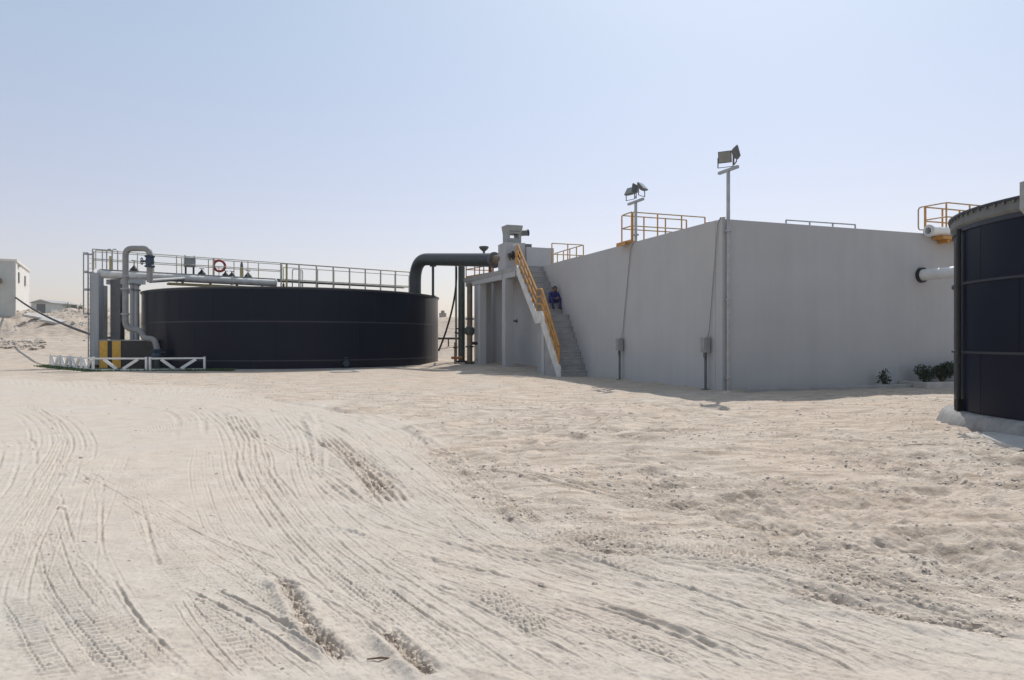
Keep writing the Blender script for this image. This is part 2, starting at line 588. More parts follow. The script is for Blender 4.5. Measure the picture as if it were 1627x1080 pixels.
FLOWS = [
    ([(250, 632), (345, 655), (395, 700), (410, 760), (455, 830), (540, 905), (640, 985), (760, 1079)], 55, 14, 1.0),
    ([(420, 640), (490, 680), (560, 740), (640, 800), (740, 850), (880, 905), (1040, 955), (1220, 1010), (1400, 1075)], 60, 14, 1.0),
    ([(540, 650), (640, 690), (720, 745), (800, 810), (900, 875), (1080, 915), (1300, 960), (1600, 1035)], 30, 8, 1.0),
    ([(600, 870), (720, 910), (860, 960), (1010, 1015), (1160, 1079)], 50, 9, 1.0),
    ([(0, 640), (60, 650), (105, 690), (80, 760), (40, 840), (5, 930)], 22, 7, 1.0),
    ([(130, 720), (90, 790), (50, 860), (15, 950)], 30, 6, 1.0),
    ([(120, 770), (135, 850), (170, 920), (230, 1000), (300, 1079)], 45, 8, 1.0),
    ([(180, 780), (300, 840), (420, 890), (540, 960), (650, 1050)], 45, 7, 1.0),
    ([(300, 940), (400, 990), (500, 1060)], 40, 6, 1.0),
    ([(860, 840), (1050, 868), (1250, 908), (1440, 955), (1640, 1000)], 62, 16, 2.0),
    ([(740, 735), (1000, 785), (1300, 838), (1640, 905)], 42, 12, 2.0),
    ([(860, 680), (1200, 722), (1640, 775)], 26, 9, 2.0),
    ([(640, 628), (900, 645), (1200, 660), (1480, 672)], 12, 8, 2.0),
    ([(900, 960), (1100, 1010), (1320, 1070)], 50, 10, 1.0),
    ([(0, 606), (180, 618), (340, 628), (450, 645), (560, 668)], 10, 6, 1.0),
]
for _pts, _j, _n, _w in FLOWS:
    for _k in range(_n):
        _ox, _sl = _tr.gauss(0, 1) * _j, _tr.uniform(-0.25, 0.25)
        _a, _b = sorted((_tr.uniform(0, 0.55), _tr.uniform(0.5, 1.0)))
        _m = len(_pts) - 1
        _q = []
        for _i, (_x, _y) in enumerate(_pts):
            _f = _i / _m
            if _a - 0.2 <= _f <= _b + 0.2:
                _sc = (_y - 540) / 400.0
                _q.append((_x + _ox * (0.35 + _sc) * (1 + _sl * _f), _y + _tr.uniform(-4, 4) * _sc))
        if len(_q) >= 3:
            TRACKS.append((_q, offs(_tr.uniform(0.05, 0.3), _tr.choice((1, 1, 2, 3, 4))), _tr.uniform(0.009, 0.016) * _w, _tr.uniform(0.006, 0.014) * _w ** 1.3,
                           0.06 if _tr.random() < 0.18 and sum(p_[1] for p_ in _q) / len(_q) > 800 else 0))
RUTS = [  # torn-up troughs full of clods
    ([(440, 912), (468, 955), (492, 1000), (555, 1062)], 0.045, 0.055),
    ([(598, 1005), (640, 1035), (690, 1075)], 0.045, 0.055),
    ([(700, 905), (690, 720)], 0.0, 0.0),
    ([(535, 705), (580, 745), (625, 795)], 0.16, 0.055),
    ([(905, 860), (960, 872), (1060, 880)], 0.16, 0.05),
    ([(1240, 935), (1400, 975), (1620, 1015)], 0.10, 0.045),
    ([(1260, 870), (1420, 900), (1620, 940)], 0.12, 0.035),
    ([(690, 715), (740, 752), (800, 800), (860, 850)], 0.35, 0.05),
]
COMPACT = [(-900, 585), (0, 598), (150, 606), (330, 616), (450, 630), (560, 648), (640, 672), (705, 708), (765, 765), (830, 825), (905, 868),
           (1100, 893), (1400, 962), (1627, 1012), (2300, 1120), (2300, 1500), (-900, 1500)]


def poly_sd(x, y, poly):
    best = np.full(x.shape, 1e9, np.float32)
    ins = np.zeros(x.shape, bool)
    n = len(poly)
    for i in range(n):
        a, b = poly[i], poly[(i + 1) % n]
        dx, dy = b[0] - a[0], b[1] - a[1]
        t = np.clip(((x - a[0]) * dx + (y - a[1]) * dy) / (dx * dx + dy * dy), 0, 1)
        best = np.minimum(best, (x - a[0] - t * dx) ** 2 + (y - a[1] - t * dy) ** 2)
        c = (a[1] > y) != (b[1] > y)
        with np.errstate(divide='ignore', invalid='ignore'):
            xi = (b[0] - a[0]) * (y - a[1]) / (b[1] - a[1] if b[1] != a[1] else 1e-9) + a[0]
        ins ^= c & (x < xi)
    d = np.sqrt(best)
    return np.where(ins, d, -d)


def make_ground():
    r = np.concatenate([np.linspace(0.25, 2.9, 10), 1 / np.linspace(1 / 3.0, 1 / 46.0, 600),
                        np.geomspace(46.6, 130, 100), np.geomspace(140, 4000, 22)])
    a_d = np.linspace(math.radians(-40), math.radians(40), 1180)
    a_c = np.linspace(math.radians(40), math.radians(320), 60)[1:-1]
    a = np.concatenate([a_d, a_c])
    NR, NA = len(r), len(a)
    R, A = np.meshgrid(r, a, indexing='ij')
    x, y = (R * np.sin(A)).ravel(), (R * np.cos(A)).ravel()
    R = R.ravel()
    h = macro(x, y)
    comp = poly_sd(x, y, [gp(*p) for p in COMPACT])
    wob = 0.35 * vnoise(x * 0.8, y * 0.8, 3) + 0.18 * vnoise(x * 2.7, y * 2.7, 4)
    dust = smooth(-0.55, 0.45, comp + 1.5 * wob * np.clip(R / 9, 0.35, 1.8))
    near = (R < 60) & (np.abs(np.arctan2(x, y)) < math.radians(40.2))
    # spacing of the mesh rows, to leave out waves it cannot carry
    dr = np.clip(R * R / 1830.0, 0.004, 2)

    def lod(wl):
        return 1 - smooth(0.3 * wl, 0.75 * wl, dr)

    rough = 1 - 0.78 * dust
    loose = smooth(-0.2, 0.5, vnoise(x * 0.33, y * 0.33, 31) + 0.5 * vnoise(x * 1.1, y * 1.1, 32))
    hh = np.zeros_like(h)
    # broad undulation
    hh += 0.05 * vnoise(x * 0.16, y * 0.16, 11) * smooth(2, 8, R) + 0.022 * vnoise(x * 0.55, y * 0.55, 12)
    # lumps of loose soil
    for wl, amp, sd in ((1.1, 0.040, 13), (0.55, 0.026, 14), (0.28, 0.016, 15), (0.14, 0.009, 16), (0.07, 0.0046, 17), (0.035, 0.0024, 18)):
        hh += {1.1: 0.4, 0.55: 0.7, 0.28: 1.9, 0.14: 1.9}.get(wl, 1.7) * amp * lod(wl) * (0.8 - 2.0 * np.abs(vnoise(x / wl + sd, y / wl - sd, sd))) * rough * (0.35 + 0.9 * loose)
    # streaks raked along the travelling direction (right-hand field)
    ux, uy = 0.92, -0.39
    p, q = x * ux + y * uy, -x * uy + y * ux
    q2 = q + 0.25 * vnoise(p * 0.25, q * 0.25, 41) + 0.05 * vnoise(p * 0.9, q * 0.9, 42)
    st = 0
    for wl, amp, sd in ((0.60, 0.026, 51), (0.26, 0.020, 52), (0.11, 0.011, 53), (0.045, 0.005, 54)):
        n_ = vnoise(p / (wl * 11), q2 / wl, sd)
        st = st + amp * lod(wl) * (1 - 2.0 * np.abs(n_))
    right = smooth(-2.0, 1.0, x - 0.12 * y)
    gate = smooth(-0.35, 0.45, vnoise(p * 0.35, q * 0.9, 57))
    hh += 2.1 * st * (0.25 + 0.75 * right) * (0.95 - 0.70 * dust) * gate
    # clods: sharp small bumps
    for wl, amp, sd in ((0.16, 0.028, 61), (0.08, 0.016, 62), (0.045, 0.010, 63)):
        n_ = vnoise(x / wl, y / wl, sd)
        hh += amp * lod(wl) * np.clip(n_ - 0.62, 0, 1) * 1.8 * (0.25 + 0.9 * loose) * (1 - 0.75 * dust)
    # fine grain on the packed road
    for wl, amp, sd in ((0.16, 0.0040, 70), (0.08, 0.0036, 71), (0.04, 0.0028, 72), (0.022, 0.0016, 73)):
        hh += amp * lod(wl) * vnoise(x / wl, y / wl, sd) * dust
    # tyre tracks
    idx_near = np.nonzero(near)[0]
    xn, yn = x[idx_near], y[idx_near]
    extra = np.zeros_like(xn)
    fresh = np.zeros_like(xn)
    rutm = np.zeros_like(xn)
    for ti, (pp, of, gw, dep, lug) in enumerate(TRACKS):
        P = catmull([gp(*q_) for q_ in pp], 5)
        mg = max(abs(o) for o in of) + gw * 4 + 0.1
        k = np.nonzero((xn > P[:, 0].min() - mg) & (xn < P[:, 0].max() + mg) & (yn > P[:, 1].min() - mg) & (yn < P[:, 1].max() + mg))[0]
        if not len(k):
            continue
        lat, s, L = track_coords(xn[k].astype(np.float32), yn[k].astype(np.float32), P)
        inb = np.abs(lat) < mg
        k, lat, s = k[inb], lat[inb], s[inb]
        lat = lat + 0.010 * vnoise(s * 0.5, s * 0 + ti, 80) + 0.003 * vnoise(s * 9, lat * 14, 81)
        fade = smooth(0, 0.12 * L, s) * (1 - smooth(0.9 * L, L, s) * 0.9)
        loc = 0.62 * np.clip(yn[k] / 5.5, 1.0, 2.6)            # far tracks are coarser, as churned up by lorries
        g = np.zeros_like(lat)
        for oi, o in enumerate(of):
            am = 0.55 + 0.55 * vnoise(s * 1.1, s * 0 + 7 * ti + oi, 82) + 0.25 * vnoise(s * 5, s * 0 + 3 * ti + oi, 83) + 0.30 * vnoise(s * 16, s * 0 + 5 * ti + oi, 85)
            d_ = (lat - o) / (0.85 * gw * loc)
            g += np.clip(am, 0.05, 1.4) * (-np.exp(-d_ ** 4) + 0.5 * np.exp(-((np.abs(d_) - 1.75) / 0.7) ** 2))
        if lug:
            w = max(of) + 0.03
            ins = 1 - smooth(w - 0.01, w + 0.015, np.abs(lat))
            lg = np.sin(2 * math.pi * (s + 0.35 * np.abs(lat)) / lug)
            g = 0.7 * g + (1.4 * smooth(-0.3, 0.3, lg) - 0.8) * ins * (0.75 + 0.45 * vnoise(s * 2, lat * 6, 84))
        extra[k] += 0.86 * dep * np.minimum(loc, 1.5) * g * fade
        w_ = max(of) + 0.05
        fresh[k] = np.maximum(fresh[k], (1 - smooth(w_, w_ * 1.4 + 0.05, np.abs(lat))) * fade)
    for ti, (pp, w, dep) in enumerate(RUTS):
        if w <= 0:
            continue
        P = catmull([gp(*q_) for q_ in pp], 7)
        mg = w * 3.2
        k = np.nonzero((xn > P[:, 0].min() - mg) & (xn < P[:, 0].max() + mg) & (yn > P[:, 1].min() - mg) & (yn < P[:, 1].max() + mg))[0]
        lat, s, L = track_coords(xn[k].astype(np.float32), yn[k].astype(np.float32), P)
        inb = np.abs(lat) < mg
        k, lat, s = k[inb], lat[inb], s[inb]
        lat = lat + 0.35 * w * vnoise(s * 4 / (w * 10), s * 0 + ti, 90)
        fade = smooth(0, 0.15 * L, s) * (1 - smooth(0.85 * L, L, s))
        d_ = lat / w
        inside = np.exp(-d_ * d_)
        rg = 0.45 + 0.35 * vnoise(xn[k] / (w * 0.5), yn[k] / (w * 0.5), 91) + 0.25 * vnoise(xn[k] / (w * 0.22), yn[k] / (w * 0.22), 92)
        rutm[k] = np.maximum(rutm[k], fade * np.exp(-d_ * d_ * 0.8))
        extra[k] += fade * dep * (-inside * (1.1 - 1.3 * rg) + 0.6 * np.exp(-((d_ - 1.7) ** 2) * 1.5) + 0.35 * np.exp(-((d_ + 1.7) ** 2) * 1.5))
    hh[idx_near] += extra
    # the spoil bank is lumpier
    bank = smooth(58, 68, y) * smooth(1.0, 3.0, h)
    for wl, amp, sd in ((7, 0.45, 101), (3.2, 0.42, 102), (1.5, 0.30, 103), (0.7, 0.15, 104)):
        hh += bank * amp * vnoise(x / wl, y / wl, sd) * (1 - smooth(90, 140, y))
    # calm near the feet of things
    hh *= 1 - 0.65 * np.exp(-np.clip(np.hypot(x - T1C.x, y - T1C.y) - T1R - 0.3, 0, 99) ** 2 / 0.5)
    lx = (x - CX) * 0.94 + (y - CY) * 0.34
    ly = -(x - CX) * 0.34 + (y - CY) * 0.94
    hh *= 1 - 0.7 * (smooth(-2.6, -1.4, lx) * smooth(-2.6, -1.4, ly))
    # sand blown against the foot of the walls
    dl = np.where((ly > -0.3) & (ly < 28), np.abs(np.minimum(lx, 0)), 9) + 9 * (lx > 0.3)
    dr_ = np.where((lx > -0.3) & (lx < 16), np.abs(np.minimum(ly, 0)), 9) + 9 * (ly > 0.3)
    dw = np.minimum(dl, dr_)
    hh += 0.11 * np.exp(-dw / 0.30) * (0.45 + 0.55 * vnoise(x * 0.9, y * 0.9, 120)) * (dw < 3)
    h = h + hh
    fr = np.zeros_like(h)
    fr[idx_near] = fresh
    rt_ = np.zeros_like(h)
    rt_[idx_near] = rutm
    dust = dust * (1 - 0.9 * rt_)
    # mesh
    co = np.empty((NR * NA + 1, 3), np.float32)
    co[:-1, 0], co[:-1, 1], co[:-1, 2] = x, y, h
    co[-1] = (0, 0, 0)
    i = np.arange(NR - 1)[:, None] * NA
    j = np.arange(NA)[None, :]
    j2 = (j + 1) % NA
    quads = np.stack([i + j, i + NA + j, i + NA + j2, i + j2], -1).reshape(-1, 4)[:, ::-1]
    tri = np.stack([np.full(NA, NR * NA), (np.arange(NA) + 1) % NA, np.arange(NA)], -1)
    nl = quads.size + tri.size
    npoly = len(quads) + len(tri)
    me = bpy.data.meshes.new('ground')
    me.vertices.add(len(co))
    me.vertices.foreach_set('co', co.ravel())
    me.loops.add(nl)
    me.loops.foreach_set('vertex_index', np.concatenate([quads.ravel(), tri.ravel()]).astype(np.int32))
    me.polygons.add(npoly)
    st_ = np.concatenate([np.arange(len(quads)) * 4, len(quads) * 4 + np.arange(len(tri)) * 3]).astype(np.int32)
    me.polygons.foreach_set('loop_start', st_)
    me.polygons.foreach_set('use_smooth', np.ones(npoly, bool))
    me.update(calc_edges=True)
    for nm, arr in (('packed', dust), ('fresh', fr)):
        at_ = me.attributes.new(nm, 'FLOAT', 'POINT')
        at_.data.foreach_set('value', np.append(arr, 1.0).astype(np.float32))
    o = bpy.data.objects.new('ground', me)
    COL.objects.link(o)
    o['kind'] = 'structure'
    o['label'] = 'pale dusty desert yard with curving tyre tracks and rough tan soil'
    # upward normals?
    if me.polygons[0].normal.z < 0:
        me.flip_normals()
    # soil material
    m = bpy.data.materials.new('desert_soil')
    m.use_nodes = True
    n, l = m.node_tree.nodes, m.node_tree.links
    b = n['Principled BSDF']
    b.inputs['Roughness'].default_value = 0.95
    b.inputs['Specular IOR Level'].default_value = 0.15
    tc = n.new('ShaderNodeTexCoord')
    ap = n.new('ShaderNodeAttribute')
    ap.attribute_name = 'packed'

    def noise(scale, det, w=0.0):
        q_ = n.new('ShaderNodeTexNoise')
        q_.inputs['Scale'].default_value = scale
        q_.inputs['Detail'].default_value = det
        q_.inputs['Roughness'].default_value = 0.65
        l.new(tc.outputs['Object'], q_.inputs['Vector'])
        return q_

    def ramp(src, p0, c0, p1, c1):
        q_ = n.new('ShaderNodeValToRGB')
        q_.color_ramp.elements[0].position = p0
        q_.color_ramp.elements[0].color = (*c0, 1)
        q_.color_ramp.elements[1].position = p1
        q_.color_ramp.elements[1].color = (*c1, 1)
        l.new(src, q_.inputs['Fac'])
        return q_

    def mix(f, a_, b_, mode='MIX'):
        q_ = n.new('ShaderNodeMix')
        q_.data_type = 'RGBA'
        q_.blend_type = mode
        if isinstance(f, float):
            q_.inputs[0].default_value = f
        else:
            l.new(f, q_.inputs[0])
        l.new(a_, q_.inputs[6])
        l.new(b_, q_.inputs[7])
        return q_.outputs[2]

    big, mid, fine = noise(0.35, 6), noise(2.6, 8), noise(30, 8)
    packed = ramp(mid.outputs['Fac'], 0.25, (0.475, 0.434, 0.380), 0.75, (0.575, 0.535, 0.475))
    mpn = n.new('ShaderNodeMapping')
    mpn.inputs['Rotation'].default_value = (0, 0, math.radians(23))
    mpn.inputs['Scale'].default_value = (0.22, 1.0, 1.0)
    l.new(tc.outputs['Object'], mpn.inputs['Vector'])
    strk = noise(5.5, 10)
    l.new(mpn.outputs[0], strk.inputs['Vector'])
    loose_c = ramp(strk.outputs['Fac'], 0.34, (0.335, 0.283, 0.230), 0.60, (0.59, 0.525, 0.448))
    pink = ramp(big.outputs['Fac'], 0.35, (1.0, 1.0, 1.0), 0.75, (1.03, 0.95, 0.90))
    c = mix(ap.outputs['Fac'], loose_c.outputs[0], packed.outputs[0])
    c = mix(1.0, c, pink.outputs[0], 'MULTIPLY')
    wash = n.new('ShaderNodeRGB')
    wash.outputs[0].default_value = (0.985, 0.978, 0.965, 1)
    sp = ramp(fine.outputs['Fac'], 0.34, (0.66, 0.64, 0.62), 0.50, (1.0, 1.0, 1.0))
    c = mix(0.5, c, sp.outputs[0], 'MULTIPLY')
    c = mix(1.0, c, wash.outputs[0], 'MULTIPLY')
    l.new(c, b.inputs['Base Color'])
    bp = n.new('ShaderNodeBump')
    bp.inputs['Distance'].default_value = 0.03
    bs = n.new('ShaderNodeMapRange')
    bs.inputs['To Min'].default_value = 0.75
    bs.inputs['To Max'].default_value = 0.48
    l.new(ap.outputs['Fac'], bs.inputs['Value'])
    l.new(bs.outputs[0], bp.inputs['Strength'])
    fb = noise(22, 9)
    l.new(fb.outputs['Fac'], bp.inputs['Height'])
    l.new(bp.outputs[0], b.inputs['Normal'])
    me.materials.append(m)
    nd = len(a_d)
    return o, r, a_d, h.reshape(NR, NA)[:, :nd].copy(), dust.reshape(NR, NA)[:, :nd].copy(), rt_.reshape(NR, NA)[:, :nd].copy()


ground, GR, GA, GHT, GDUST, GRUT = make_ground()


def ground_at(x, y, arr=None):
    """height (or another per-vertex value) of the ground mesh, vectorised"""
    arr = GHT if arr is None else arr
    x, y = np.atleast_1d(np.asarray(x, float)), np.atleast_1d(np.asarray(y, float))
    r, a = np.hypot(x, y), np.arctan2(x, y)
    i = np.clip(np.searchsorted(GR, r) - 1, 0, len(GR) - 2)
    j = np.clip(np.searchsorted(GA, a) - 1, 0, len(GA) - 2)
    u = np.clip((r - GR[i]) / (GR[i + 1] - GR[i]), 0, 1)
    v = np.clip((a - GA[j]) / (GA[j + 1] - GA[j]), 0, 1)
    return (arr[i, j] * (1 - u) + arr[i + 1, j] * u) * (1 - v) + (arr[i, j + 1] * (1 - u) + arr[i + 1, j + 1] * u) * v


# ------------------------------------------------------------------ dusty air
hz = MB().box(-420, 420, -60, 430, -1.5, 16.0)
ho = build(hz, 'haze', bpy.data.materials.new('dusty_air'))
ho['kind'] = 'stuff'
hm_ = ho.data.materials[0]
hm_.use_nodes = True
hm_.node_tree.nodes.clear()
_pv = hm_.node_tree.nodes.new('ShaderNodeVolumePrincipled')
_pv.inputs['Color'].default_value = (0.92, 0.93, 0.96, 1)
_pv.inputs['Density'].default_value = 0.0003
_pv.inputs['Anisotropy'].default_value = 0.2
_mo = hm_.node_tree.nodes.new('ShaderNodeOutputMaterial')
hm_.node_tree.links.new(_pv.outputs[0], _mo.inputs['Volume'])

# ------------------------------------------------------------------ concrete basin
PW, PL, PH = 16.0, 27.5, 5.53
t = thing('concrete_basin', 'long high grey painted concrete tank in the middle of the yard', 'concrete tank', (0, 0, 0), 0, PLANT)
build(MB().box(0, PW, 0, 0.35, -0.4, PH), 'wall', M['wall'], t, PLANT, bevel=0.02)
build(MB().box(0, 0.35, 0.35, PL - 0.35, -0.4, PH), 'wall', M['wall'], t, PLANT)
build(MB().box(PW - 0.35, PW, 0.35, PL - 0.35, -0.4, PH), 'wall', M['wall'], t, PLANT)
build(MB().box(0, PW, PL - 0.35, PL, -0.4, PH), 'wall', M['wall'], t, PLANT)
build(MB().box(0.35, PW - 0.35, 0.35, PL - 0.35, 4.7, 4.95), 'roof_slab', M['concrete'], t, PLANT)
build(MB().box(-0.035, 0.10, -0.035, 0.10, -0.3, PH + 0.03), 'corner_strip', M['wall'], t, PLANT, bevel=0.012)

# kerb and planting bed along the right-hand wall
solo(MB().box(0.5, 7.45, -0.62, -0.47, -0.1, 0.12), 'kerb', 'low concrete kerb along the foot of the right wall of the grey tank', 'kerb', M['concrete'], (0.5, -0.55, 0), PLANT, bevel=0.02)
t = thing('planter_bed', 'raised kerbed planting bed holding dark shrubs beside the right black tank', 'planter', (9.0, -0.8, 0), 0, PLANT)
build(MB().box(7.5, 14.5, -1.15, -1.0, -0.1, 0.20), 'kerb', M['pale'], t, PLANT, bevel=0.02)
build(MB().box(7.5, 7.65, -1.0, -0.02, -0.1, 0.20), 'kerb', M['pale'], t, PLANT, bevel=0.02)
build(MB().box(7.65, 14.5, -1.0, -0.02, -0.1, 0.14), 'soil', M['soil'], t, PLANT)


# ------------------------------------------------------------------ stairs
SW = 1.32
t = thing('staircase', 'steep grey concrete staircase climbing the left wall of the grey tank', 'stairs', (-SW / 2, 9.73, 0), 0, PLANT)
STEPS = []
n1, z1, y1 = 10, 2.87, 11.85
for i in range(n1):
    yy = 9.73 + i * (y1 - 9.73) / n1
    STEPS.append((yy, y1 if i == n1 - 1 else 9.73 + (i + 1) * (y1 - 9.73) / n1, (i + 1) * z1 / n1))
STEPS[-1] = (STEPS[-1][0], 12.5, z1)
n2 = 9
for i in range(n2):
    yy = 12.5 + i * 2.7 / n2
    STEPS.append((yy, 12.5 + (i + 1) * 2.7 / n2, z1 + (i + 1) * (PH - z1) / n2))
for (ya, yb, z) in STEPS:
    build(MB().box(-SW, -0.012, ya, yb + 0.03, z - 0.06, z), 'step', M['step'], t, PLANT, bevel=0.008)
# the body under the treads
ri = z1 / n1
body = MB()
for i, (ya, yb, z) in enumerate(STEPS[:n1]):
    body.box(-SW + 0.02, -0.015, ya + 0.035, yb + (0.035 if i < n1 - 1 else 0), -0.3, z - 0.062)
build(body, 'lower_flight', M['step'], t, PLANT)
ub = MB()
for i, (ya, yb, z) in enumerate(STEPS[n1:]):
    lo = max(z1 - 0.35, z - 0.62)
    ub.box(-SW + 0.02, -0.015, ya + 0.035, yb + 0.035, lo, z - 0.062)
build(ub, 'upper_flight', M['step'], t, PLANT)
st = MB()
st.prism_x([(9.60, -0.2), (9.66, 0.42), (11.80, z1 + 0.17), (12.52, z1 + 0.17), (15.25, PH + 0.10), (15.25, PH - 0.42), (12.6, z1 - 0.42), (11.95, z1 - 0.42), (9.85, -0.2)], -SW - 0.07, -SW - 0.004)
build(st, 'stringer', M['palepipe'], t, PLANT)
build(MB().box(-SW - 0.03, -SW + 0.15, 11.62, 11.94, -0.3, z1 - 0.40), 'support_pier', M['wall'], t, PLANT, bevel=0.015)


# ------------------------------------------------------------------ railings
def railing(name, label, pts, h, frame=ID, spacing=1.2, rails=(1.0, 0.52), pm='galv', rm='galv', r=0.026, group=None, skip_first=False, post_from=0.0, cat='railing', every=None, end_loop=False, flat=False):
    pts = [Vector(p) for p in pts]
    root = thing(name, label, cat, pts[0], 0, frame, group)
    up = Vector((0, 0, 1))
    for k, fr_ in enumerate(rails):
        line = [p + up * h * fr_ for p in pts]
        nm = 'top_rail' if k == 0 else ('mid_rail' if fr_ > 0.3 else 'toe_board')
        mb = MB()
        if fr_ <= 0.3:
            for a, b in zip(line[:-1], line[1:]):
                mb.beam(a, b, 0.02, 0.13)
        else:
            mb.tube(bend_path(line, 0.12, 4) if len(line) > 2 else line, r, 8)
        build(mb, nm, M[rm], root, frame, True)
    done = []
    for a, b in zip(pts[:-1], pts[1:]):
        L = (b - a).length
        n = max(1, round(L / spacing))
        for i in range(n + 1):
            p = a.lerp(b, i / n)
            if any((p - q).length < 0.15 for q in done):
                continue
            done.append(p)
            build(MB().tube([p + up * post_from, p + up * (h - 0.005)], r * 1.15, 8), 'post', M[pm], root, frame, True)
    if end_loop:
        a = pts[0]
        d = (pts[0] - pts[1]).normalized()
        path = bend_path([a + up * h * rails[0], a + d * 0.28 + up * h * rails[0], a + d * 0.28 + up * h * 0.2, a + up * h * 0.2], 0.22, 6)
        build(MB().tube(path, r, 8), 'end_loop', M[rm], root, frame, True)
    return root


# stair railing: ochre, two rails, follows the flights
lp = [(-SW - 0.035, 9.80, 0.30), (-SW - 0.035, 11.85, z1 + 0.12), (-SW - 0.035, 12.5, z1 + 0.12), (-SW - 0.035, 15.2, PH + 0.05)]
root = thing('stair_railing', 'yellow ochre steel handrail along the open side of the concrete stairs', 'railing', lp[0], 0, PLANT)
for nm, q, rr in (('top_rail', 1.10, 0.045), ('mid_rail', 0.74, 0.036), ('mid_rail', 0.38, 0.036)):
    build(MB().tube(bend_path([Vector(p) + Vector((0, 0, q)) for p in lp], 0.1, 3), rr, 8), nm, M['yellow'], root, PLANT, True)
for a, b, n in ((lp[0], lp[1], 4), (lp[2], lp[3], 5)):
    for i in range(n + 1):
        p = Vector(a).lerp(Vector(b), i / n)
        build(MB().beam(p + Vector((0, 0, -0.14)), p + Vector((0, 0, 1.07)), 0.055, 0.055), 'post', M['yellow'], root, PLANT)

# ------------------------------------------------------------------ service platform left of the stairs
plat = [(-SW - 0.09, 15.27), (-0.01, 15.27), (-0.01, 23.2), (-2.0, 23.2), (-1.43, 17.2)]
t = thing('service_platform', 'grey concrete platform on columns at the head of the stairs', 'platform', (-0.7, 19, gz(*(PLANT @ Vector((-0.7, 19, 0))).xy)), 0, PLANT)
build(MB().prism(plat, PH - 0.26, PH), 'slab', M['concrete'], t, PLANT, bevel=0.015)
build(MB().beam((-1.30, 15.4, PH - 0.40), (-1.34, 17.2, PH - 0.40), 0.22, 0.27), 'edge_beam', M['wall'], t, PLANT)
build(MB().beam((-1.34, 17.3, PH - 0.40), (-1.80, 23.1, PH - 0.40), 0.22, 0.27), 'edge_beam', M['wall'], t, PLANT)
for (x0, y0, w) in ((-1.30, 16.85, 0.50), (-1.50, 20.9, 0.42), (-0.45, 23.0, 0.36)):
    build(MB().box(x0 - w / 2, x0 + w / 2, y0 - w / 2, y0 + w / 2, -0.2, PH - 0.262 if w < 0.4 else PH - 0.54), 'column', M['wall'], t, PLANT, bevel=0.02)
railing('platform_railing', 'ochre railing round the edge of the columned platform above the pipes',
        [(-0.92, 18.7, PH), (-1.85, 23.12, PH), (-0.1, 23.12, PH)], 1.05, PLANT, 1.15, (1.0, 0.52, 0.06), 'rust', 'yellow', 0.030)

# raised inlet chambers at the platform head
t = thing('inlet_chamber', 'raised grey concrete chamber above the head of the stairs', 'concrete chamber', (0, 17.2, PH), 0, PLANT)
build(MB().box(-0.098, 1.55, 17.1, 20.5, PH - 0.5, 6.82), 'wall', M['wall'], t, PLANT, bevel=0.02)
build(MB().box(-1.30, -0.1, 17.25, 18.5, PH - 0.002, 7.05), 'wall', M['wall'], t, PLANT, bevel=0.02)
build(MB().box(-0.09, 0.25, 17.2, 18.4, 6.822, 7.0), 'cover', M['greydark'], t, PLANT, bevel=0.01)

t = thing('screen_machine', 'grey screening machine with an open frame on top of the raised chamber', 'machine', (-0.75, 17.8, 7.05), 0, PLANT)
z0 = 7.05
build(MB().box(-1.12, -0.30, 17.40, 18.20, z0, z0 + 0.26), 'base_box', M['boxgrey'], t, PLANT, bevel=0.01)
build(MB().box(-1.12, -0.97, 17.40, 18.20, z0 + 0.262, z0 + 0.52), 'frame_post', M['boxgrey'], t, PLANT)
build(MB().box(-0.45, -0.30, 17.40, 18.20, z0 + 0.262, z0 + 0.52), 'frame_post', M['boxgrey'], t, PLANT)
hb = MB().quadbox([(-1.12, 17.40, z0 + 0.522), (-0.30, 17.40, z0 + 0.522), (-0.30, 18.20, z0 + 0.522), (-1.12, 18.20, z0 + 0.522),
                   (-1.18, 17.32, z0 + 0.98), (-0.22, 17.32, z0 + 0.98), (-0.22, 18.28, z0 + 1.0), (-1.18, 18.28, z0 + 1.0)])
hd = build(hb, 'hood', M['boxgrey'], t, PLANT, bevel=0.01)
build(MB().box(-1.02, -0.38, 17.375, 17.40, z0 + 0.62, z0 + 0.90), 'hood_opening', M['greydark'], hd, PLANT)
mo = build(MB().tube([(-0.22, 17.75, z0 + 0.62), (0.18, 17.72, z0 + 0.66)], 0.17, 14), 'motor', M['greydark'], t, PLANT, True)
build(MB().tube([(0.18, 17.72, z0 + 0.66), (0.26, 17.71, z0 + 0.67)], 0.19, 14), 'fan_cover', M['blackpaint'], mo, PLANT, True)

# valves, vent and small pipes on the platform
P0 = lambda x, y, z: PLANT @ Vector((x, y, z))
t = thing('vent_pipe', 'mushroom vent on a rusty pipe above the big horizontal pipe', 'vent', (-1.2, 20.6, PH), 0, PLANT)
build(MB().tube(bend_path([(-1.15, 20.4, PH), (-1.15, 20.4, 6.75), (-1.9, 23.6, 6.75)], 0.2), 0.10, 10), 'pipe', M['rust'], t, PLANT, True)
build(MB().lathe([(0.07, 0), (0.07, 0.18), (0.22, 0.30), (0.30, 0.42), (0.28, 0.48), (0.05, 0.50)], (-1.35, 21.0, 6.80), 16), 'cap', M['greydark'], t, PLANT, True)
build(MB().tube([(-1.9, 23.6, 6.75), (-1.98, 23.95, 6.78), (-2.1, 24.5, 6.70)], [0.10, 0.16, 0.05], 10), 'end_cap', M['blackpaint'], t, PLANT, True)

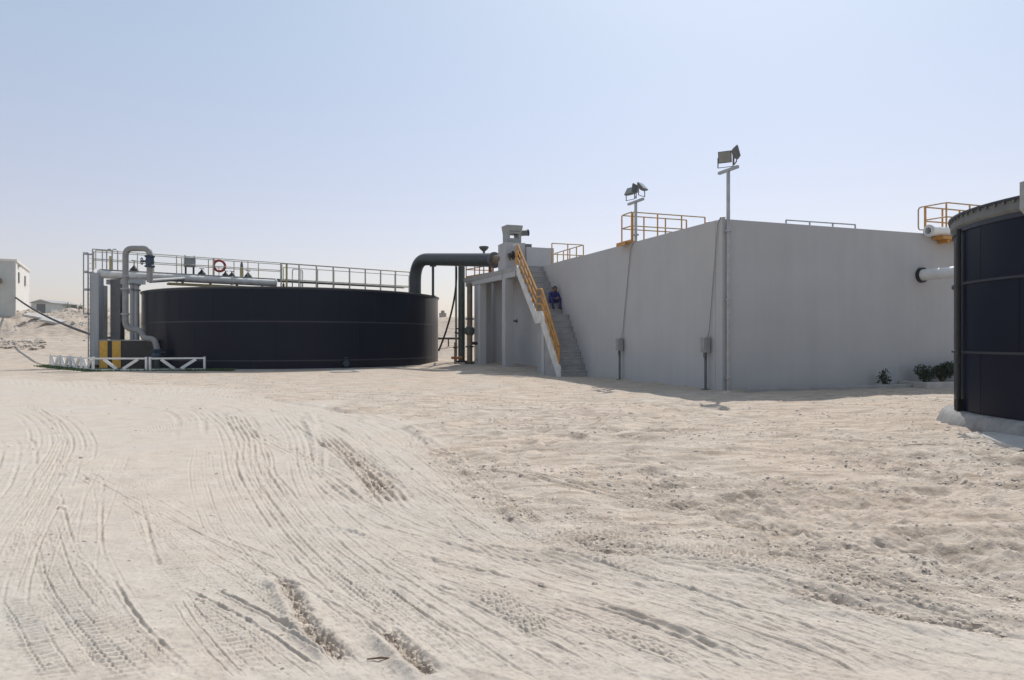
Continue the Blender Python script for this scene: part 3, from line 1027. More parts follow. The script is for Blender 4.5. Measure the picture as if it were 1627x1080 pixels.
t = thing('gate_valve', 'ochre valve frame with dark flanges between the big pipe and the chamber', 'valve', (-1.0, 17.0, PH), 0, PLANT)
build(MB().tube([(-1.05, 16.2, PH), (-1.05, 16.2, PH + 1.0)], 0.05, 8), 'post', M['yellow'], t, PLANT, True)
build(MB().tube([(-1.25, 16.9, PH + 0.75), (-0.5, 16.9, PH + 0.78)], 0.12, 12), 'body', M['blackpaint'], t, PLANT, True)
build(MB().lathe([(0.24, 0), (0.24, 0.06)], (-1.0, 16.9, PH + 0.755), 16, (1, 0, 0.03)), 'flange', M['blackpaint'], t, PLANT, True)
build(MB().lathe([(0.24, 0), (0.24, 0.06)], (-0.6, 16.9, PH + 0.775), 16, (1, 0, 0.03)), 'flange', M['blackpaint'], t, PLANT, True)
build(MB().tube([(-0.8, 16.9, PH + 0.8), (-0.8, 16.9, PH + 1.3)], 0.04, 8), 'spindle', M['galv'], t, PLANT, True)
build(MB().lathe([(0.15, 0), (0.19, 0), (0.19, 0.035), (0.15, 0.035)], (-0.8, 16.9, PH + 1.3), 16, closed=True), 'handwheel', M['palepipe'], t, PLANT, True)

# ------------------------------------------------------------------ the big over-pipe
A0, A1 = Vector((-6.55, 46.2, 0)), Vector((-1.05, 39.5, 0))
zc, zd = 7.12, 6.27
t = thing('overhead_pipe', 'fat slate green pipe arching from the low black tank to the platform', 'pipe', (A0.x, A0.y, T1H - 0.6))
path = bend_path([(A0.x, A0.y, T1H - 0.6), (A0.x, A0.y, zc), (A1.x, A1.y, zd)], 1.55, 14)
build(MB().tube(path, 0.40, 24), 'pipe', M['bigpipe'], t, ID, True)
d = (A1 - A0).normalized()
for f, rr in ((0.80, 0.0), (1.0, 0.47)):
    if rr:
        q = A0.lerp(A1, f)
        build(MB().lathe([(rr, 0), (rr, 0.10)], (q.x, q.y, zd), 24, d), 'flange', M['greydark'], t, ID, True)
build(MB().tube([(A1.x + d.x * 0.1, A1.y + d.y * 0.1, zd), tuple(P0(-0.85, 17.27, zd - 0.05))], 0.26, 14), 'reducer', M['brownpipe'], t, ID, True)
fs_ = 0.255
sq = A0.lerp(A1, fs_)
sz = zc + (zd - zc) * fs_ - 0.40
en = (Vector((sq.x, sq.y)) - T1C).normalized()
er = T1C + en * (T1R - 0.05)
solo(MB().tube([(sq.x, sq.y, T1H - 0.10), (sq.x, sq.y, sz)], 0.085, 10).lathe([(0.16, 0), (0.16, 0.05)], (sq.x, sq.y, T1H - 0.10), 12).box(sq.x - 0.2, sq.x + 0.2, sq.y - 0.14, sq.y + 0.14, sz - 0.07, sz + 0.02)
     .beam((er.x, er.y, T1H - 0.17), (sq.x + en.x * 0.12, sq.y + en.y * 0.12, T1H - 0.17), 0.28, 0.10),
     'pipe_support', 'thin dark prop under the fat pipe at the right end of the low tank', 'pipe support', M['bigpipe'], (sq.x, sq.y, T1H - 0.1), smooth_=True)


# vertical pipes at the end of the platform
def riser(x, y, r, z1_, m, label, fl, extra=None):
    zb = gz(x, y) - 0.1
    t_ = thing('riser_pipe', label, 'pipe', (x, y, zb + 0.1))
    build(MB().tube([(x, y, zb), (x, y, z1_)], r, 16), 'pipe', M[m], t_, ID, True)
    for z in fl:
        build(MB().lathe([(r * 1.55, 0), (r * 1.55, 0.09)], (x, y, z), 16), 'flange', M['greenpipe'], t_, ID, True)
    build(MB().lathe([(r * 1.7, 0), (r * 1.7, 0.14)], (x, y, zb + 0.05), 16), 'base', M['blackpaint'], t_, ID, True)
    if extra:
        extra(t_, x, y, r)
    return t_


def valve_bits(t_, x, y, r):
    build(MB().lathe([(r * 1.2, 0), (r * 1.75, 0.12), (r * 1.75, 0.4), (r * 1.2, 0.52)], (x, y, 1.95), 14), 'valve_body', M['greenpipe'], t_, ID, True)
    build(MB().tube([(x, y, 1.45), (x + 0.75, y + 0.1, 1.45)], 0.10, 10), 'branch', M['blackpaint'], t_, ID, True)
    build(MB().lathe([(0.2, 0), (0.2, 0.07)], (x + 0.55, y + 0.07, 1.45), 12, (1, 0.13, 0)), 'branch_flange', M['blackpaint'], t_, ID, True)


riser(-3.34, 45.2, 0.22, 6.75, 'greenpipe', 'thick dark green upright pipe under the fat horizontal pipe', (2.05, 2.35), None)
riser(-2.60, 42.0, 0.17, 5.15, 'brownpipe', 'brown upright pipe with dark green valve beside the platform column', (1.2, 2.9), valve_bits)
t = riser(-3.76, 45.9, 0.07, 6.9, 'teal', 'thin olive upright pipe left of the thick dark green pipe', (1.1, 2.1), None)
hp = []
hA, hB = at(725, 424, 42.2), at(697, 556, 45.3)
for i in range(15):
    f = i / 14
    hp.append((hA.x + (hB.x - hA.x) * f ** 2.0, 42.2 + 3.1 * f, hA.z + (hB.z - 0.05 - hA.z) * f + 0.25 * math.sin(math.pi * f)))
solo(MB().tube(hp, 0.06, 8), 'hose', 'black hose hanging from the fat pipe to the right edge of the low tank', 'hose', M['black'], hp[-1], smooth_=True)
t = thing('pipe_manifold', 'small rusty valve manifold low down left of the thick green pipe', 'valve', (-3.6, 42.5, 0.2))
build(MB().tube([(-3.75, 42.4, gz(-3.7, 42.4) + 0.35), (-3.05, 42.2, gz(-3.7, 42.4) + 0.35)], 0.09, 10), 'pipe', M['rust'], t, ID, True)
build(MB().tube([(-3.52, 42.35, 0.1), (-3.52, 42.35, 1.5)], 0.075, 10), 'pipe', M['brownpipe'], t, ID, True)
build(MB().lathe([(0.16, 0), (0.16, 0.06)], (-3.52, 42.35, 1.15), 12), 'flange', M['blackpaint'], t, ID, True)

# wall brackets seen between the columns
for (y_, z_, lb) in ((18.9, 2.75, 'short dark pipe stub on the wall between the two platform columns'),
                     (14.2, 2.75, 'short dark pipe stub on the wall under the stairs')):
    solo(MB().tube([(0.05, y_, z_), (-0.55, y_ - 0.1, z_)], 0.05, 8).lathe([(0.11, 0), (0.11, 0.04)], (-0.04, y_, z_), 10, (1, 0, 0)),
         'pipe_stub', lb, 'pipe', M['greydark'], (0, y_, z_), PLANT, smooth_=True)


# ------------------------------------------------------------------ junction boxes and floodlights
def junction_box(y_, zb, zt, label, post_z=0.0, x_=-0.16, frame=PLANT, cond=None, w=0.27):
    base = gz(*(frame @ Vector((x_, y_, 0))).xy)
    t_ = thing('junction_box', label, 'electrical box', (x_, y_, base), 0, frame, 'grey electrical boxes on posts by the wall')
    build(MB().box(x_ - 0.10, x_ + 0.10, y_ - w / 2, y_ + w / 2, zb, zt), 'enclosure', M['boxgrey'], t_, frame, bevel=0.015)
    build(MB().box(x_ - 0.125, x_ - 0.102, y_ - w / 2 + 0.03, y_ + w / 2 - 0.03, zb + 0.04, zt - 0.04), 'door', M['boxgrey'], t_, frame, bevel=0.004)
    build(MB().tube([(x_, y_, base - 0.1), (x_, y_, zb - 0.001)], 0.045, 8), 'post', M['greydark'], t_, frame, True)
    build(MB().box(x_ - 0.10, x_ + 0.10, y_ - 0.1, y_ + 0.1, base - 0.05, base + 0.05), 'foot', M['greydark'], t_, frame)
    for s in (-0.07, 0.05):
        build(MB().tube(bend_path([(x_ - 0.02, y_ + s, zb), (x_ - 0.03, y_ + s, zb - 0.12), (x_, y_, zb - 0.30)], 0.08, 4), 0.016, 6), 'cable', M['black'], t_, frame, True)
    if cond:
        build(MB().tube(cond, 0.015, 6), 'conduit', M['midgrey'], t_, frame, True)
    return t_


junction_box(6.43, 1.22, 1.72, 'grey electrical box on a dark post below the left floodlight',
             cond=[(-0.10, 6.42, 1.71), (-0.05, 6.36, 2.0), (-0.04, 5.76, PH - 0.25), (-0.03, 5.50, PH + 0.03), (0.0, 5.42, PH + 0.03)])
junction_box(0.66, 1.24, 1.74, 'grey electrical box on a dark post beside the tank corner',
             cond=[(-0.10, 0.64, 1.73), (-0.06, 0.59, 2.0), (-0.05, 0.17, PH - 0.15), (-0.05, 0.02, PH + 0.04), (0.10, -0.04, PH + 0.05)])
junction_box(18.0, 1.30, 1.85, 'small grey electrical box on a post between the platform columns', x_=-0.9, w=0.34)


def lamp(root, pos, yaw, tilt, frame, size=(0.50, 0.42, 0.20)):
    size = tuple(0.86 * q_ for q_ in size)
    """floodlight: tapering housing behind a glass, held by a stirrup"""
    w, h, dp = size
    R = Matrix.Rotation(yaw, 3, 'Z') @ Matrix.Rotation(tilt, 3, 'X')
    c = Vector(pos)

    def q(x, y, z):
        return c + R @ Vector((x, y, z))
    # local -y is where the light shines
    hs = MB().quadbox([q(-w / 2, -dp / 2, -h / 2), q(w / 2, -dp / 2, -h / 2), q(w * 0.3, dp / 2, -h * 0.30), q(-w * 0.3, dp / 2, -h * 0.30),
                       q(-w / 2, -dp / 2, h / 2), q(w / 2, -dp / 2, h / 2), q(w * 0.3, dp / 2, h * 0.30), q(-w * 0.3, dp / 2, h * 0.30)])
    o = build(hs, 'floodlight_head', M['greydark'], root, frame, bevel=0.012)
    gl = MB().obox(q(0, -dp / 2 - 0.012, 0), (w * 0.86, 0.02, h * 0.86), R)
    build(gl, 'glass', M['lampglass'], o, frame)
    br = MB()
    low = c + Vector((0, 0, -h * 0.5 - 0.13))
    for s in (-1, 1):
        br.beam(q(s * (w / 2 + 0.02), 0, 0), low + Matrix.Rotation(yaw, 3, 'Z') @ Vector((s * (w / 2 + 0.02), 0, 0)), 0.035, 0.012)
    lo2 = [low + Matrix.Rotation(yaw, 3, 'Z') @ Vector((s * (w / 2 + 0.03), 0, 0)) for s in (-1, 1)]
    br.beam(lo2[0], lo2[1], 0.04, 0.014)
    build(br, 'bracket', M['greydark'], o, frame)
    return o


def flood(label, x_, y_, zb, zt, lamps, barlen):
    t_ = thing('floodlight_pole', label, 'floodlight', (x_, y_, zb), 0, PLANT, 'floodlight poles on the grey concrete tank')
    build(MB().tube([(x_, y_, zb), (x_, y_, zt)], 0.058, 12), 'pole', M['galv'], t_, PLANT, True)
    build(MB().box(x_ - 0.05, x_ + 0.05, y_ - barlen / 2, y_ + barlen / 2, zt, zt + 0.09), 'crossbar', M['galv'], t_, PLANT, bevel=0.006)
    for (dy, dz, yaw, tilt, sz) in lamps:
        lamp(t_, (x_, y_ + dy, zt + 0.09 + dz), yaw, tilt, PLANT, sz)
    for z in ((zb + 0.5, zb + 3.0, zb + 5.2) if zt - zb > 4 else (zb + 0.25,)):
        build(MB().box(x_ - 0.09, x_ + 0.09, y_ - 0.09, y_ + 0.09, z, z + 0.06), 'clamp', M['galv'], t_, PLANT)
    return t_


flood('left floodlight pole with three heads spread like wings on the wall top', -0.02, 5.38, PH - 0.02, 7.05,
      [(0.42, 0.42, math.radians(-75), math.radians(-32), (0.50, 0.42, 0.17)),
       (0.02, 0.46, math.radians(-128), math.radians(-8), (0.44, 0.46, 0.24)),
       (-0.45, 0.42, math.radians(30), math.radians(-42), (0.50, 0.46, 0.16))], 1.15)
flood('right floodlight pole standing at the near corner of the grey tank', 0.14, -0.12, -0.1, 7.02,
      [(0.14, 0.40, math.radians(-48), math.radians(10), (0.50, 0.44, 0.26)),
       (-0.34, 0.42, math.radians(62), math.radians(-14), (0.46, 0.46, 0.18))], 0.95)

# ------------------------------------------------------------------ railings on the roof of the basin
RT = PH
railing('roof_railing', 'near railing of the roof walkway behind the left floodlight', [(0.05, 5.72, RT), (3.45, 5.72, RT)], 1.22, PLANT, 1.15, (1.0, 0.55), 'yellow', 'railtan', 0.026, 'railings on the grey tank roof')
railing('roof_railing', 'far railing of the roof walkway with yellow end posts on the wall top', [(0.0, 5.74, RT), (0.0, 6.53, RT), (3.1, 6.53, RT)], 1.22, PLANT, 1.05, (1.0, 0.55, 0.06), 'yellow', 'railtan', 0.026, 'railings on the grey tank roof')
railing('roof_railing', 'low stretch of grey roof railing right of the near tank corner', [(7.0, 5.0, RT), (10.7, 4.9, RT)], 1.20, PLANT, 1.3, (1.0, 0.55), 'galv', 'galv', 0.03, 'railings on the grey tank roof')
railing('roof_railing', 'roof railing with red and yellow posts beside the stair head', [(0.2, 14.25, RT), (2.0, 14.25, RT), (2.0, 18.5, RT)], 1.12, PLANT, 0.9, (1.0, 0.5), 'yellow', 'railtan', 0.028, 'railings on the grey tank roof')
solo(MB().box(-0.30, 0.34, 5.75, 6.45, RT + 0.002, RT + 0.05).box(-0.30, -0.27, 5.75, 6.45, RT - 0.10, RT + 0.001), 'edge_bracket', 'ochre bracket plate on the wall top under the roof walkway end', 'bracket', M['yellow'], (0, 6.1, RT), PLANT)
for (xa, lb) in ((3.5, 'left of two grey hoop handles on the roof edge near the corner'), (4.0, 'right of two grey hoop handles on the roof edge near the corner')):
    solo(MB().tube(bend_path([(xa, 5.8, RT - 0.6), (xa, 5.8, RT + 1.05), (xa + 0.42, 5.8, RT + 1.05), (xa + 0.42, 5.8, RT - 0.6)], 0.2, 6), 0.026, 8), 'grab_hoop', lb, 'handrail', M['galv'], (xa, 5.8, RT - 0.6), PLANT, smooth_=True)

# right end: orange walkway between basin and right tank
t = thing('orange_walkway', 'small orange steel walkway on the tank top beside the right black tank', 'walkway', (9.7, 0.3, RT), 0, PLANT)
build(MB().box(9.6, 13.4, -0.18, 0.66, RT + 0.004, RT + 0.07), 'deck', M['yellow'], t, PLANT)
build(MB().box(9.15, 13.4, -0.46, -0.06, RT - 0.24, RT - 0.13), 'edge_beam', M['yellow'], t, PLANT)
for k in range(3):
    build(MB().box(9.45 + k * 1.3, 9.55 + k * 1.3, -0.40, -0.002, RT - 0.36, RT - 0.242), 'bracket', M['yellow'], t, PLANT)
railing('walkway_railing', 'rail with rounded loop end on the orange walkway by the right tank', [(9.62, 0.62, RT + 0.07), (9.70, -0.15, RT + 0.07), (13.3, -0.15, RT + 0.07)], 1.08, PLANT, 1.25, (1.0, 0.52), 'yellow', 'railtan', 0.026, end_loop=True)
railing('walkway_railing', 'rear rail of the orange walkway partly behind the right tank', [(9.66, 0.68, RT + 0.07), (13.3, 0.68, RT + 0.07)], 1.06, PLANT, 1.0, (1.0, 0.5), 'yellow', 'railtan', 0.028)
t = thing('short_pipe', 'short white pipe with open end lying at the wall top under the orange walkway', 'pipe', (8.75, -0.2, RT - 0.1), 0, PLANT)
build(MB().lathe([(0.17, 0), (0.17, 3.2), (0.13, 3.2), (0.13, 0)], (8.72, -0.20, RT + 0.06), 18, (1, 0, 0), closed=True), 'pipe', M['whitepipe'], t, PLANT, True)
build(MB().lathe([(0.175, 0), (0.22, 0), (0.22, 0.06), (0.175, 0.06)], (8.74, -0.20, RT + 0.06), 18, (1, 0, 0), closed=True), 'collar', M['palepipe'], t, PLANT, True)

t = thing('outlet_pipe', 'thick white pipe leaving the right grey wall through a black sleeve', 'pipe', (8.6, 0, 4.0), 0, PLANT)
build(MB().tube(bend_path([(8.62, 0.1, 4.0), (8.62, -9.6, 3.96), (8.62 + 5.5, -9.6, 3.96)], 0.8, 8) if False else [(8.62, 0.1, 4.0), (8.62, -3.3, 3.98)], 0.205, 20), 'pipe', M['whitepipe'], t, PLANT, True)
build(MB().tube(bend_path([(8.62, -3.2, 3.98), (8.62, -4.1, 3.98), (8.62, -4.1, 0.0)], 0.7, 8), 0.206, 20), 'elbow', M['whitepipe'], t, PLANT, True)
build(MB().lathe([(0.212, -0.35), (0.275, -0.35), (0.275, 0.10), (0.212, 0.10)], (8.62, 0, 4.0), 24, (0, -1, 0), closed=True), 'sleeve', M['black'], t, PLANT, True)

# ------------------------------------------------------------------ tanks of bolted panels
def panel_mesh(name, R, a, z0, z1, th, m, n=6, out=0.0):
    mb = MB()
    for i in range(n + 1):
        f = -a / 2 + a * i / n
        for (r, z) in ((R, z0), (R, z1), (R - th, z1), (R - th, z0)):
            mb.v.append(Vector((r * math.cos(f), r * math.sin(f), z)))
    for i in range(n):
        b = i * 4
        for k in range(4):
            k2 = (k + 1) % 4
            mb.f.append((b + k, b + 4 + k, b + 4 + k2, b + k2))
    mb.f.append((0, 1, 2, 3))
    e = n * 4
    mb.f.append((e + 3, e + 2, e + 1, e))
    me = bpy.data.meshes.new(name)
    me.from_pydata([tuple(v) for v in mb.v], [], mb.f)
    me.materials.append(m)
    me.polygons.foreach_set('use_smooth', [True] * len(me.polygons))
    me.set_sharp_from_angle(angle=math.radians(35))
    me.update()
    return me


def ring(R, w, z0, z1, n=96):
    return MB().lathe([(R, z0), (R, z1), (R - w, z1), (R - w, z0)], (0, 0, 0), n, closed=True)


def tank(label, c, R, H, courses, nseg, a0, z0=0.0, m='navy'):
    t_ = thing('bolted_tank', label, 'tank', (c.x, c.y, 0))
    F = Matrix.Translation((c.x, c.y, 0))
    build(ring(R - 0.022, 0.05, z0, H - 0.02, 128), 'shell', M['seam'], t_, F, True)
    step = 2 * math.pi / nseg
    for ci, (za, zb) in enumerate(courses):
        me = panel_mesh('panel', R, step - 0.010 / R, za + 0.005, zb - 0.005, 0.016, M[m])
        for k in range(nseg):
            o = bpy.data.objects.new('panel', me)
            COL.objects.link(o)
            o.parent = t_
            o.rotation_euler = (0, 0, a0 + k * step + (step / 2 if ci % 2 else 0))
    return t_, F


t, F = tank('wide low black steel tank with railings above its rim', T1C, T1R, T1H, [(0.05, 0.50), (0.50, 2.68), (2.68, 4.56)], 26, 0.05)
build(MB().lathe([(T1R - 0.30, T1H - 0.035), (T1R + 0.08, T1H - 0.035), (T1R + 0.08, T1H + 0.012), (T1R - 0.30, T1H + 0.012)], (0, 0, 0), 128, closed=True), 'rim', M['rim'], t, F, True)
build(MB().lathe([(T1R + 0.03, T1H - 0.12), (T1R + 0.03, T1H - 0.04), (T1R + 0.006, T1H - 0.04), (T1R + 0.006, T1H - 0.12)], (0, 0, 0), 128, closed=True), 'rim_angle', M['navyband'], t, F, True)
for z in (2.68, 0.50):
    build(MB().lathe([(T1R + 0.012, z - 0.04), (T1R + 0.012, z + 0.04), (T1R + 0.002, z + 0.04), (T1R + 0.002, z - 0.04)], (0, 0, 0), 128, closed=True), 'hoop_band', M['navyband'], t, F, True)
build(MB().lathe([(T1R - 0.6, -0.3), (T1R + 0.42, -0.3), (T1R + 0.42, 0.045), (T1R - 0.6, 0.045)], (0, 0, 0), 128, closed=True), 'base_ring', M['concrete'], t, F)
build(MB().lathe([(0.01, 4.05), (T1R - 0.1, 4.05)], (0, 0, 0), 96), 'water', M['glass'], t, F)

# drain valve at the foot
dp_ = gp(531, 584)
t = thing('drain_valve', 'small blue drain valve at the foot of the wide low tank', 'valve', (dp_[0], dp_[1] - 0.1, 0))
ang = (Vector((dp_[0], dp_[1])) - T1C).normalized()
wallp = T1C + ang * (T1R - 0.02)
build(MB().tube([(wallp.x, wallp.y, 0.30), (wallp.x + ang.x * 0.45, wallp.y + ang.y * 0.45, 0.30)], 0.10, 12), 'pipe', M['greydark'], t, ID, True)
build(MB().lathe([(0.17, 0), (0.17, 0.06)], (wallp.x + ang.x * 0.4, wallp.y + ang.y * 0.4, 0.30), 14, (ang.x, ang.y, 0)), 'flange', M['valveblue'], t, ID, True)
build(MB().tube([(wallp.x + ang.x * 0.25, wallp.y + ang.y * 0.25, 0.35), (wallp.x + ang.x * 0.25, wallp.y + ang.y * 0.25, 0.62)], 0.03, 8), 'spindle', M['valveblue'], t, ID, True)
build(MB().lathe([(0.10, 0), (0.14, 0), (0.14, 0.03), (0.10, 0.03)], (wallp.x + ang.x * 0.25, wallp.y + ang.y * 0.25, 0.62), 14, closed=True), 'handwheel', M['valveblue'], t, ID, True)
sh = gp(548, 591)
mb = MB()
for i in range(7):
    for j in range(4):
        mb.v.append(Vector((sh[0] - 0.75 + 1.5 * i / 6, sh[1] - 0.25 + 0.5 * j / 3, 0.05 + 0.05 * random.random())))
for i in range(6):
    for j in range(3):
        mb.f.append((i * 4 + j, (i + 1) * 4 + j, (i + 1) * 4 + j + 1, i * 4 + j + 1))
o = solo(mb, 'plastic_sheet', 'crumpled pale blue sheet on the ground below the drain valve', 'sheet', M['sheet'], (sh[0], sh[1], 0), smooth_=True)
so = o.modifiers.new('thick', 'SOLIDIFY')
so.thickness = 0.01

# ---------------- right tank
c2 = T2C
zb2 = 0.30
t, F = tank('tall black steel tank cut off by the right edge', c2, T2R, T2H, [(zb2, 1.42), (1.42, 2.72), (2.72, 3.90)], 12, 0.18, zb2)
build(ring(T2R + 0.03, 0.05, 3.72, 3.80), 'hoop_band', M['navyband'], t, F, True)
for z in (2.72, 1.42):
    build(MB().lathe([(T2R + 0.04, z - 0.022), (T2R + 0.04, z + 0.022), (T2R + 0.002, z + 0.022), (T2R + 0.002, z - 0.022)], (0, 0, 0), 96, closed=True), 'hoop_band', M['navyband'], t, F, True)
# rim gutter: flange, skirt and top edge
build(MB().lathe([(T2R + 0.015, 3.80), (T2R + 0.06, 3.85), (T2R + 0.06, 4.02), (T2R - 0.1, 4.02), (T2R - 0.1, 3.80)], (0, 0, 0), 96, closed=True), 'rim_gutter', M['rim'], t, F, True)
build(MB().lathe([(T2R + 0.10, 4.02), (T2R + 0.10, 4.06), (T2R - 0.2, 4.06), (T2R - 0.2, 4.02)], (0, 0, 0), 96, closed=True), 'rim_cap', M['navyband'], t, F, True)
bl = MB().box(T2R + 0.062, T2R + 0.090, -0.018, 0.018, 3.97, 4.018)
bme = None
for k in range(110):
    if bme is None:
        o = build(bl, 'rim_bolt_lug', M['rim'], t, F)
        bme = o.data
    else:
        o = bpy.data.objects.new('rim_bolt_lug', bme)
        COL.objects.link(o)
        o.parent = t
    o.rotation_euler = (0, 0, 2 * math.pi * k / 110)
# base ring
rgm = MB().lathe([(T2R - 0.4, -0.3), (T2R + 0.30, -0.3), (T2R + 0.27, 0.04), (T2R + 0.21, 0.21), (T2R + 0.13, 0.285), (T2R - 0.05, 0.298), (T2R - 0.4, 0.298)], (0, 0, 0), 180, closed=True)
for v in rgm.v:
    rr = math.hypot(v.x, v.y)
    if rr > T2R + 0.05:
        a = math.atan2(v.y, v.x)
        k = 1 + (0.030 * math.sin(7 * a + 1) + 0.022 * math.sin(17 * a + 2 + 6 * v.z) + 0.018 * math.sin(41 * a + 9 * v.z) + random.uniform(-0.012, 0.012)) / rr
        v.x *= k
        v.y *= k
        v.z += random.uniform(-0.012, 0.008)
build(rgm, 'base_ring', M['footing'], t, F, True)
# upright seam pipe on its left flank
tang = math.atan2(13.95 - c2.y, 9.03 - c2.x)
a_ = tang + math.radians(16)
p_ = Vector((c2.x + (T2R + 0.06) * math.cos(a_), c2.y + (T2R + 0.06) * math.sin(a_), 0))
build(MB().tube([(p_.x, p_.y, 0.29), (p_.x, p_.y, 3.78)], 0.04, 8), 'cable_pipe', M['black'], t, ID, True)
build(MB().box(p_.x - 0.05, p_.x + 0.05, p_.y - 0.05, p_.y + 0.05, 0.297, 0.52), 'pipe_foot', M['black'], t, ID)
build(MB().lathe([(0.01, 3.6), (T2R - 0.1, 3.6)], (0, 0, 0), 64), 'water', M['glass'], t, F)

# grey cabinet at the right edge, standing on a bracket at the rim
cb = at(1634, 308, 10.6)
t = thing('grey_cabinet', 'plain grey sheet metal cabinet at the rim of the right tank', 'cabinet', (cb.x + 0.25, cb.y, 3.6))
cw = at(1619.5, 300, 10.95).x
zt, zl = at(0, 281, 10.6).z, at(0, 326, 10.6).z
build(MB().quadbox([(cw, 10.4, zl), (cw + 0.5, 10.4, zl - 0.55), (cw + 0.5, 10.95, zl - 0.55), (cw, 10.95, zl), (cw, 10.4, zt), (cw + 0.5, 10.4, zt), (cw + 0.5, 10.95, zt), (cw, 10.95, zt)]), 'body', M['boxgrey'], t, ID, bevel=0.01)

# slab and rubble in front of the right tank
sr = random.Random(3)
outer, inner = [], []
for i in range(15):
    a = math.radians(186 + 64 * i / 14)
    ro = T2R + 0.50 + 0.95 * min(1, i / 4.0) + sr.uniform(-0.09, 0.09)
    outer.append((T2C.x + ro * math.cos(a), T2C.y + ro * math.sin(a)))
    inner.append((T2C.x + (T2R + 0.2) * math.cos(a), T2C.y + (T2R + 0.2) * math.sin(a)))
solo(MB().prism(inner[::-1] + outer, -0.1, 0.075) if False else MB().prism(outer + inner[::-1], -0.1, 0.075), 'concrete_apron', 'pale broken concrete slab at the foot of the right tank', 'slab', M['pale'], (8, 10.5, 0), bevel=0.015)


def rock_mesh(mb, c, s, seed):
    r_ = random.Random(seed)
    b = len(mb.v)
    # irregular octahedron-like stone with a belt of five
    n = 6
    mb.v.append(Vector(c) + Vector((r_.uniform(-.2, .2) * s, r_.uniform(-.2, .2) * s, s * r_.uniform(0.35, 0.7))))
    for k in range(n):
        a = 2 * math.pi * (k + r_.uniform(-0.3, 0.3)) / n
        rr = s * r_.uniform(0.6, 1.1)
        mb.v.append(Vector(c) + Vector((rr * math.cos(a), rr * math.sin(a), s * r_.uniform(-0.05, 0.3))))
    mb.v.append(Vector(c) + Vector((0, 0, -s * 0.4)))
    for k in range(n):
        k2 = (k + 1) % n
        mb.f.append((b, b + 1 + k, b + 1 + k2))
        mb.f.append((b + n + 1, b + 1 + k2, b + 1 + k))


mb = MB()
for i in range(900):
    f = random.random()
    a = math.radians(183 + 67 * f)
    ro = T2R + 0.48 + 0.95 * min(1, max(0, f * 67 - 3) / 18) + random.gauss(0.05, 0.13)
    x_, y_ = T2C.x + ro * math.cos(a), T2C.y + ro * math.sin(a)
    rock_mesh(mb, (x_, y_, float(ground_at(x_, y_)[0])), random.uniform(0.02, 0.06) if random.random() < 0.85 else random.uniform(0.06, 0.12), i)
o = solo(mb, 'rubble', None, None, M['rock'], (10, 10, 0), kind='stuff')
o['label'] = 'band of broken stones along the edge of the concrete slab'


# ------------------------------------------------------------------ shrubs and plants
def leafy(name, label, cat, base, rx, ry, h, nleaf, ls, mleaf, mstem, nst=6, group=None, seed=0):
    r_ = random.Random(seed)
    t_ = thing(name, label, cat, base, 0, ID, group)
    b0 = Vector(base)
    sm = MB()
    tips = []
    for i in range(nst):
        a = r_.uniform(0, 6.283)
        tip = b0 + Vector((rx * 0.7 * math.cos(a) * r_.uniform(.3, 1), ry * 0.7 * math.sin(a) * r_.uniform(.3, 1), h * r_.uniform(0.55, 0.95)))
        midp = b0.lerp(tip, 0.5) + Vector((r_.uniform(-.1, .1) * rx, r_.uniform(-.1, .1) * ry, 0.06 * h))
        sm.tube([b0 + Vector((0, 0, -0.03)), midp, tip], [0.022 * h + 0.006, 0.014 * h + 0.004, 0.005], 5)
        tips.append(tip)
    build(sm, 'stem', M[mstem], t_, ID, True)
    lm = MB()
    lob = [(Vector((r_.uniform(-.55, .55) * rx, r_.uniform(-.55, .55) * ry, h * r_.uniform(0.3, 0.85))), r_.uniform(0.3, 0.55)) for _ in range(9)]
    for i in range(nleaf):
        lc, lr = lob[r_.randrange(len(lob))]
        v = Vector((r_.gauss(0, 1), r_.gauss(0, 1), r_.gauss(0, 1))).normalized() * lr * r_.uniform(0.5, 1.0) ** 0.5
        p = b0 + lc + Vector((v.x * rx, v.y * ry, v.z * h * 0.62))
        if p.z < b0.z + 0.02:
            p.z = b0.z + 0.02 + r_.random() * 0.1 * h
        d1 = Vector((r_.gauss(0, 1), r_.gauss(0, 1), r_.gauss(0.2, 0.8))).normalized()
        d2 = d1.cross(Vector((r_.gauss(0, 1), r_.gauss(0, 1), r_.gauss(0, 1)))).normalized()
        L = ls * r_.uniform(0.6, 1.3)
        b = len(lm.v)
        lm.v += [p, p + d1 * L * 0.5 + d2 * L * 0.28, p + d1 * L, p + d1 * L * 0.5 - d2 * L * 0.28]
        lm.f.append((b, b + 1, b + 2, b + 3))
    build(lm, 'foliage', M[mleaf], t_, ID)
    return t_


def PG(x, y, z=0.0):
    p = PLANT @ Vector((x, y, 0))
    return (p.x, p.y, z)


leafy('shrub', 'round dark green shrub in the planting bed, left of the pair', 'shrub', PG(8.12, -0.52, 0.13), 0.40, 0.36, 0.60, 1100, 0.075, 'leaf', 'stem', 7, 'dark shrubs in the planting bed', 1)
leafy('shrub', 'wider dark green shrub in the planting bed, touching the right tank', 'shrub', PG(9.0, -0.50, 0.13), 0.54, 0.38, 0.68, 1500, 0.075, 'leaf', 'stem', 8, 'dark shrubs in the planting bed', 2)
leafy('shrub', 'twiggy shrub behind the right tank at the end of the planting bed', 'shrub', PG(9.95, -0.45, 0.13), 0.42, 0.36, 0.72, 1000, 0.075, 'leaf', 'stem', 8, 'dark shrubs in the planting bed', 3)
leafy('young_plant', 'small dark leafy plant alone at the foot of the right wall', 'plant', PG(6.40, -0.38, 0.0), 0.26, 0.2, 0.56, 230, 0.085, 'leaf', 'stem', 6, None, 4)
